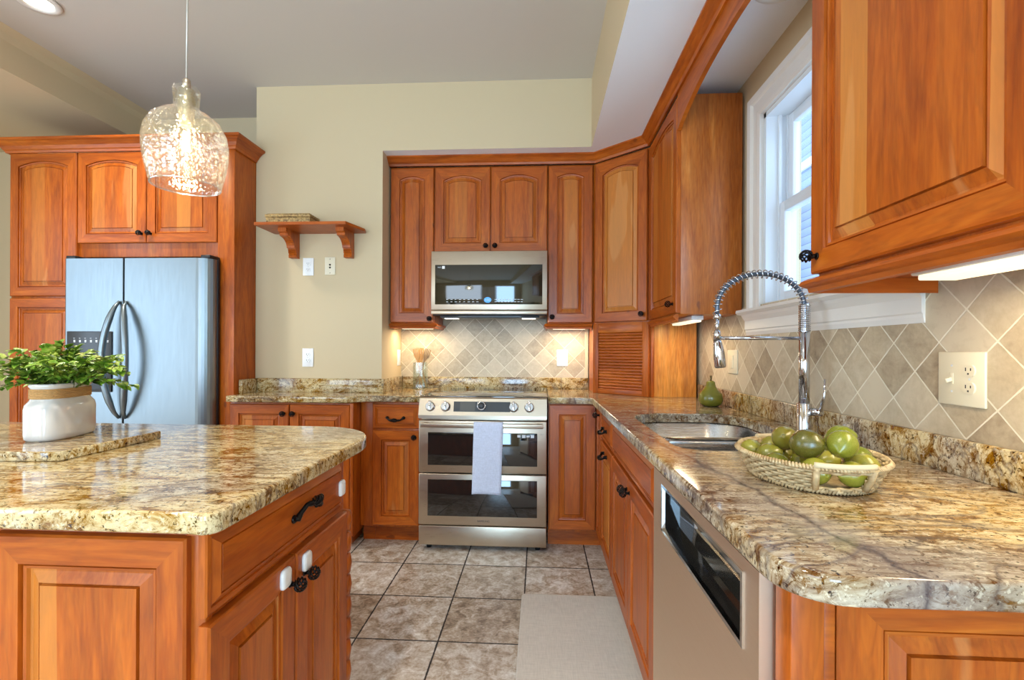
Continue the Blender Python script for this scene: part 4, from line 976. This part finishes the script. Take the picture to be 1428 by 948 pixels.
# ================================================================= UTENSIL JAR
jx, jy = -.842, 3.36
j = MB(); rq = lambda r, z, n=24: [Vector((jx+r*(abs(cos(q))**.55)*(1 if cos(q) > 0 else -1), jy+r*(abs(sin(q))**.55)*(1 if sin(q) > 0 else -1), Z9+z)) for q in [2*pi*k/n+.02 for k in range(n)]]
j.loft([rq(.046, .001), rq(.050, .006), rq(.050, .190), rq(.046, .190), rq(.046, .012)], 0, False)
jo = j.obj('utensil_jar', JARG, loc=(jx, jy, Z9)); tag(jo, 'square clear glass jar of wooden utensils left of the range', 'jar')
def utensil(name, label, base, tip, kind, mat):
    b0 = Vector(base); t0 = Vector(tip); d_ = (t0-b0).normalized(); s_ = Vector((1, 0, 0)); s_ = (s_-d_*s_.dot(d_)).normalized(); n_ = d_.cross(s_)
    L = (t0-b0).length; m = MB(); hl = L*.68
    P = lambda a, u, v: b0+d_*a+s_*u+n_*v
    def flat(pts, a0=0): m.loft([[P(a, sg*w_, th*k) for sg, k in ((-1, -1), (1, -1), (1, 1), (-1, 1))] for a, w_, th in pts], 0, False)
    if kind == 'fork':
        flat([(0, .004, .003), (hl, .0055, .003), (hl+.03, .017, .0025), (hl+.045, .021, .0022)])
        for k in (-1.5, -.5, .5, 1.5):
            m.loft([[P(a, k*.0115+sg*w_, th*kk) for sg, kk in ((-1, -1), (1, -1), (1, 1), (-1, 1))] for a, w_, th in ((hl+.043, .0042, .0022), (L, .0032, .0018))], 0, False)
    elif kind == 'slotted':
        flat([(0, .004, .003), (hl, .0055, .003), (hl+.02, .018, .0025)])
        for k in (-1, 0, 1): m.loft([[P(a, k*.0135+sg*w_, th*kk) for sg, kk in ((-1, -1), (1, -1), (1, 1), (-1, 1))] for a, w_, th in ((hl+.018, .005, .0025), (L-.01, .005, .002))], 0, False)
        flat([(L-.012, .0195, .002), (L, .014, .002)])
    else:
        flat([(0, .004, .003), (hl, .0055, .003), (hl+.03, .02, .003), (L-.012, .023, .0022), (L, .016, .002)])
    o = m.obj(name, mat, loc=base); tag(o, label, 'utensil')
z = Z9+.013
utensil('wooden_fork', 'pale wooden fork with straight tines, leftmost in the glass jar', (jx+.014, jy-.004, z), (jx-.034, jy-.01, Z9+.288), 'fork', BEECH)
utensil('wooden_spatula', 'pale slotted wooden turner in the middle of the glass jar', (jx-.012, jy+.012, z), (jx+.006, jy+.008, Z9+.292), 'slotted', BEECH)
utensil('wooden_spoon', 'darker curved wooden serving fork leaning right in the glass jar', (jx-.034, jy-.012, z), (jx+.060, jy-.012, Z9+.285), 'fork', OLIVE)
utensil('wooden_spatula', 'plain wooden scraper leaning left at the back of the glass jar', (jx+.034, jy+.03, z), (jx-.02, jy+.03, Z9+.25), 'flat', BEECH)

# ================================================================= BASKET AND LIMES
bx_, by_ = .600, 1.098; rot = -.10
bs = thing('woven_basket', 'shallow oval woven basket with two wrapped handles, full of limes', 'basket', (bx_, by_, Z9))
A, B = .140, .172; H = .058
def be(th, s_, z, dr=0):
    x = (A*s_+dr)*cos(th); y = (B*s_+dr)*sin(th); return Vector((bx_+x*cos(rot)-y*sin(rot), by_+x*sin(rot)+y*cos(rot), Z9+z))
m = MB(); m.loft([[be(2*pi*k/40, .77, .002) for k in range(40)], [be(2*pi*k/40, .79, .007) for k in range(40)]], 0, True); m.obj('bottom', WICK, bs)
NS = 54; m = MB(); rows = 9
def inhole(th, z):
    a = abs(((th-(-pi/2)+pi) % (2*pi))-pi); b2_ = abs(((th-pi/2+pi) % (2*pi))-pi); return min(a, b2_) < .36 and .016 < z < .046
for r_ in range(rows):
    z = .006+(H-.010)*r_/(rows-1); s_ = .78+.20*(z/H); seg = []
    for k in range(NS*4+1):
        th = 2*pi*k/(NS*4); w_ = .0034*(1 if ((k//4+r_) % 2 == 0) else -1)*(1 if k % 4 in (1, 2, 3) else 0)
        p = be(th, s_, z, w_)
        if inhole(th, z):
            if len(seg) > 1: m.tube(seg, .0034, 5)
            seg = []
        else: seg.append(p)
    if len(seg) > 1: m.tube(seg, .0034, 5)
for k in range(NS):
    th = 2*pi*k/NS
    zs_ = [.004, .014] if inhole(th, .03) else [.004, .02, .04, H-.004]
    m.tube([be(th, .78+.20*(z/H), z) for z in zs_], .0022, 5)
m.obj('woven_side', WICK, bs)
m = MB()
for k in range(150):
    th = 2*pi*k/150; m.tube([be(th-.018, .985, H-.005, -.004), be(th, .985, H+.002, .0), be(th+.018, .985, H-.005, .005)], .0029, 5)
m.obj('braided_rim', WICK, bs); m = MB()
for k in range(110):
    th = 2*pi*k/110; m.tube([be(th-.025, .79, .002, .004), be(th, .79, .008, .006), be(th+.025, .79, .012, .002)], .0028, 5)
m.obj('braided_base', WICK, bs)
for c in (-pi/2, pi/2):
    m = MB(); m.tube([be(c+.40*u, .985, H+.004-.0*abs(u), .001) for u in [i/8-1 for i in range(17)]], .0056, 10)
    m.obj('handle', plain('pale_wrap', srgb(210, 192, 154), .6), bs)
    for sg in (-1, 1): m = MB(); m.tube([be(c+sg*.37, .85, .012, .004), be(c+sg*.37, .93, .034, .003), be(c+sg*.37, .985, H, .002)], .0060, 8); m.obj('handle_binding', WICK, bs)
LM = [(.558, 1.112, .996, .029, .1, LIMED, 'olive lime with its stem end showing, on top at the left of the basket'),
      (.556, 1.020, 1.000, .033, .5, LIMED, 'largest dark lime, on top in the front middle of the basket'),
      (.672, 1.100, 1.000, .030, 1.2, LIMEG, 'bright lime behind the green one, on top at the right of the basket'),
      (.610, .992, 1.006, .030, 2.4, LIMEG, 'vivid green lime with a dark tip, on top at the front right of the basket'),
      (.507, 1.165, .952, .027, 0, LIME, 'lime at the far left end of the basket'),
      (.521, 1.108, .952, .028, 1, LIME, 'lime against the left rim, in front of the stem-end lime'),
      (.575, 1.210, .953, .027, 2, LIME, 'lime against the back left rim under the stem-end lime'),
      (.568, 1.152, .950, .026, .3, LIME, 'small lime just behind the left rim limes, in the hollow'),
      (.625, 1.165, .951, .027, .8, LIME, 'lime in the centre hollow between the stem-end and dark limes'),
      (.508, 1.047, .947, .026, 1.5, LIME, 'lime showing over the rim just left of the front handle'),
      (.578, 1.080, .943, .025, 2.2, LIME, 'brownish lime below and left of the largest dark lime'),
      (.556, .989, .947, .029, .2, LIMEG, 'lime seen through the left half of the front handle opening'),
      (.635, 1.085, .945, .026, .9, LIME, 'lime in the gap between the two front top limes'),
      (.622, .980, .944, .0275, 1.8, LIMEG, 'lime seen through the right half of the front handle opening'),
      (.672, 1.020, .951, .028, .4, LIME, 'lime against the right rim beside the front handle'),
      (.702, 1.085, .953, .029, 2.9, LIMEG, 'lime at the far right end of the basket'),
      (.676, 1.160, .951, .027, 1.1, LIME, 'lime against the back right rim, behind the bright one')]
def lime_mesh(mat):
    m = MB(); m.lathe([(0, -1.22), (.10, -1.19), (.16, -1.12), (.45, -.95), (.75, -.66), (.94, -.3), (1, 0), (.95, .3), (.77, .66), (.46, .96), (.2, 1.10), (.13, 1.14), (.10, 1.10), (0, 1.08)], n=20); return m
LM0 = None
for (x, y, z, r, a, mat, lab) in LM:
    key = mat.name
    if LM0 is None: LM0 = {}
    if key not in LM0:
        o = lime_mesh(mat).obj('lime', mat); LM0[key] = o
    else: o = LM0[key].copy(); COL.objects.link(o)
    z += .007 if z < .96 else .002; o.location = (x, y, z); o.scale = (r*.95, r*.95, r*.95); o.rotation_euler = (1.35+.3*sin(a*5), .2*cos(a*3), a); tag(o, lab, 'lime', 'limes in the woven basket')
LM0['lime_dark'].rotation_euler = (1.25, 0, -.55)
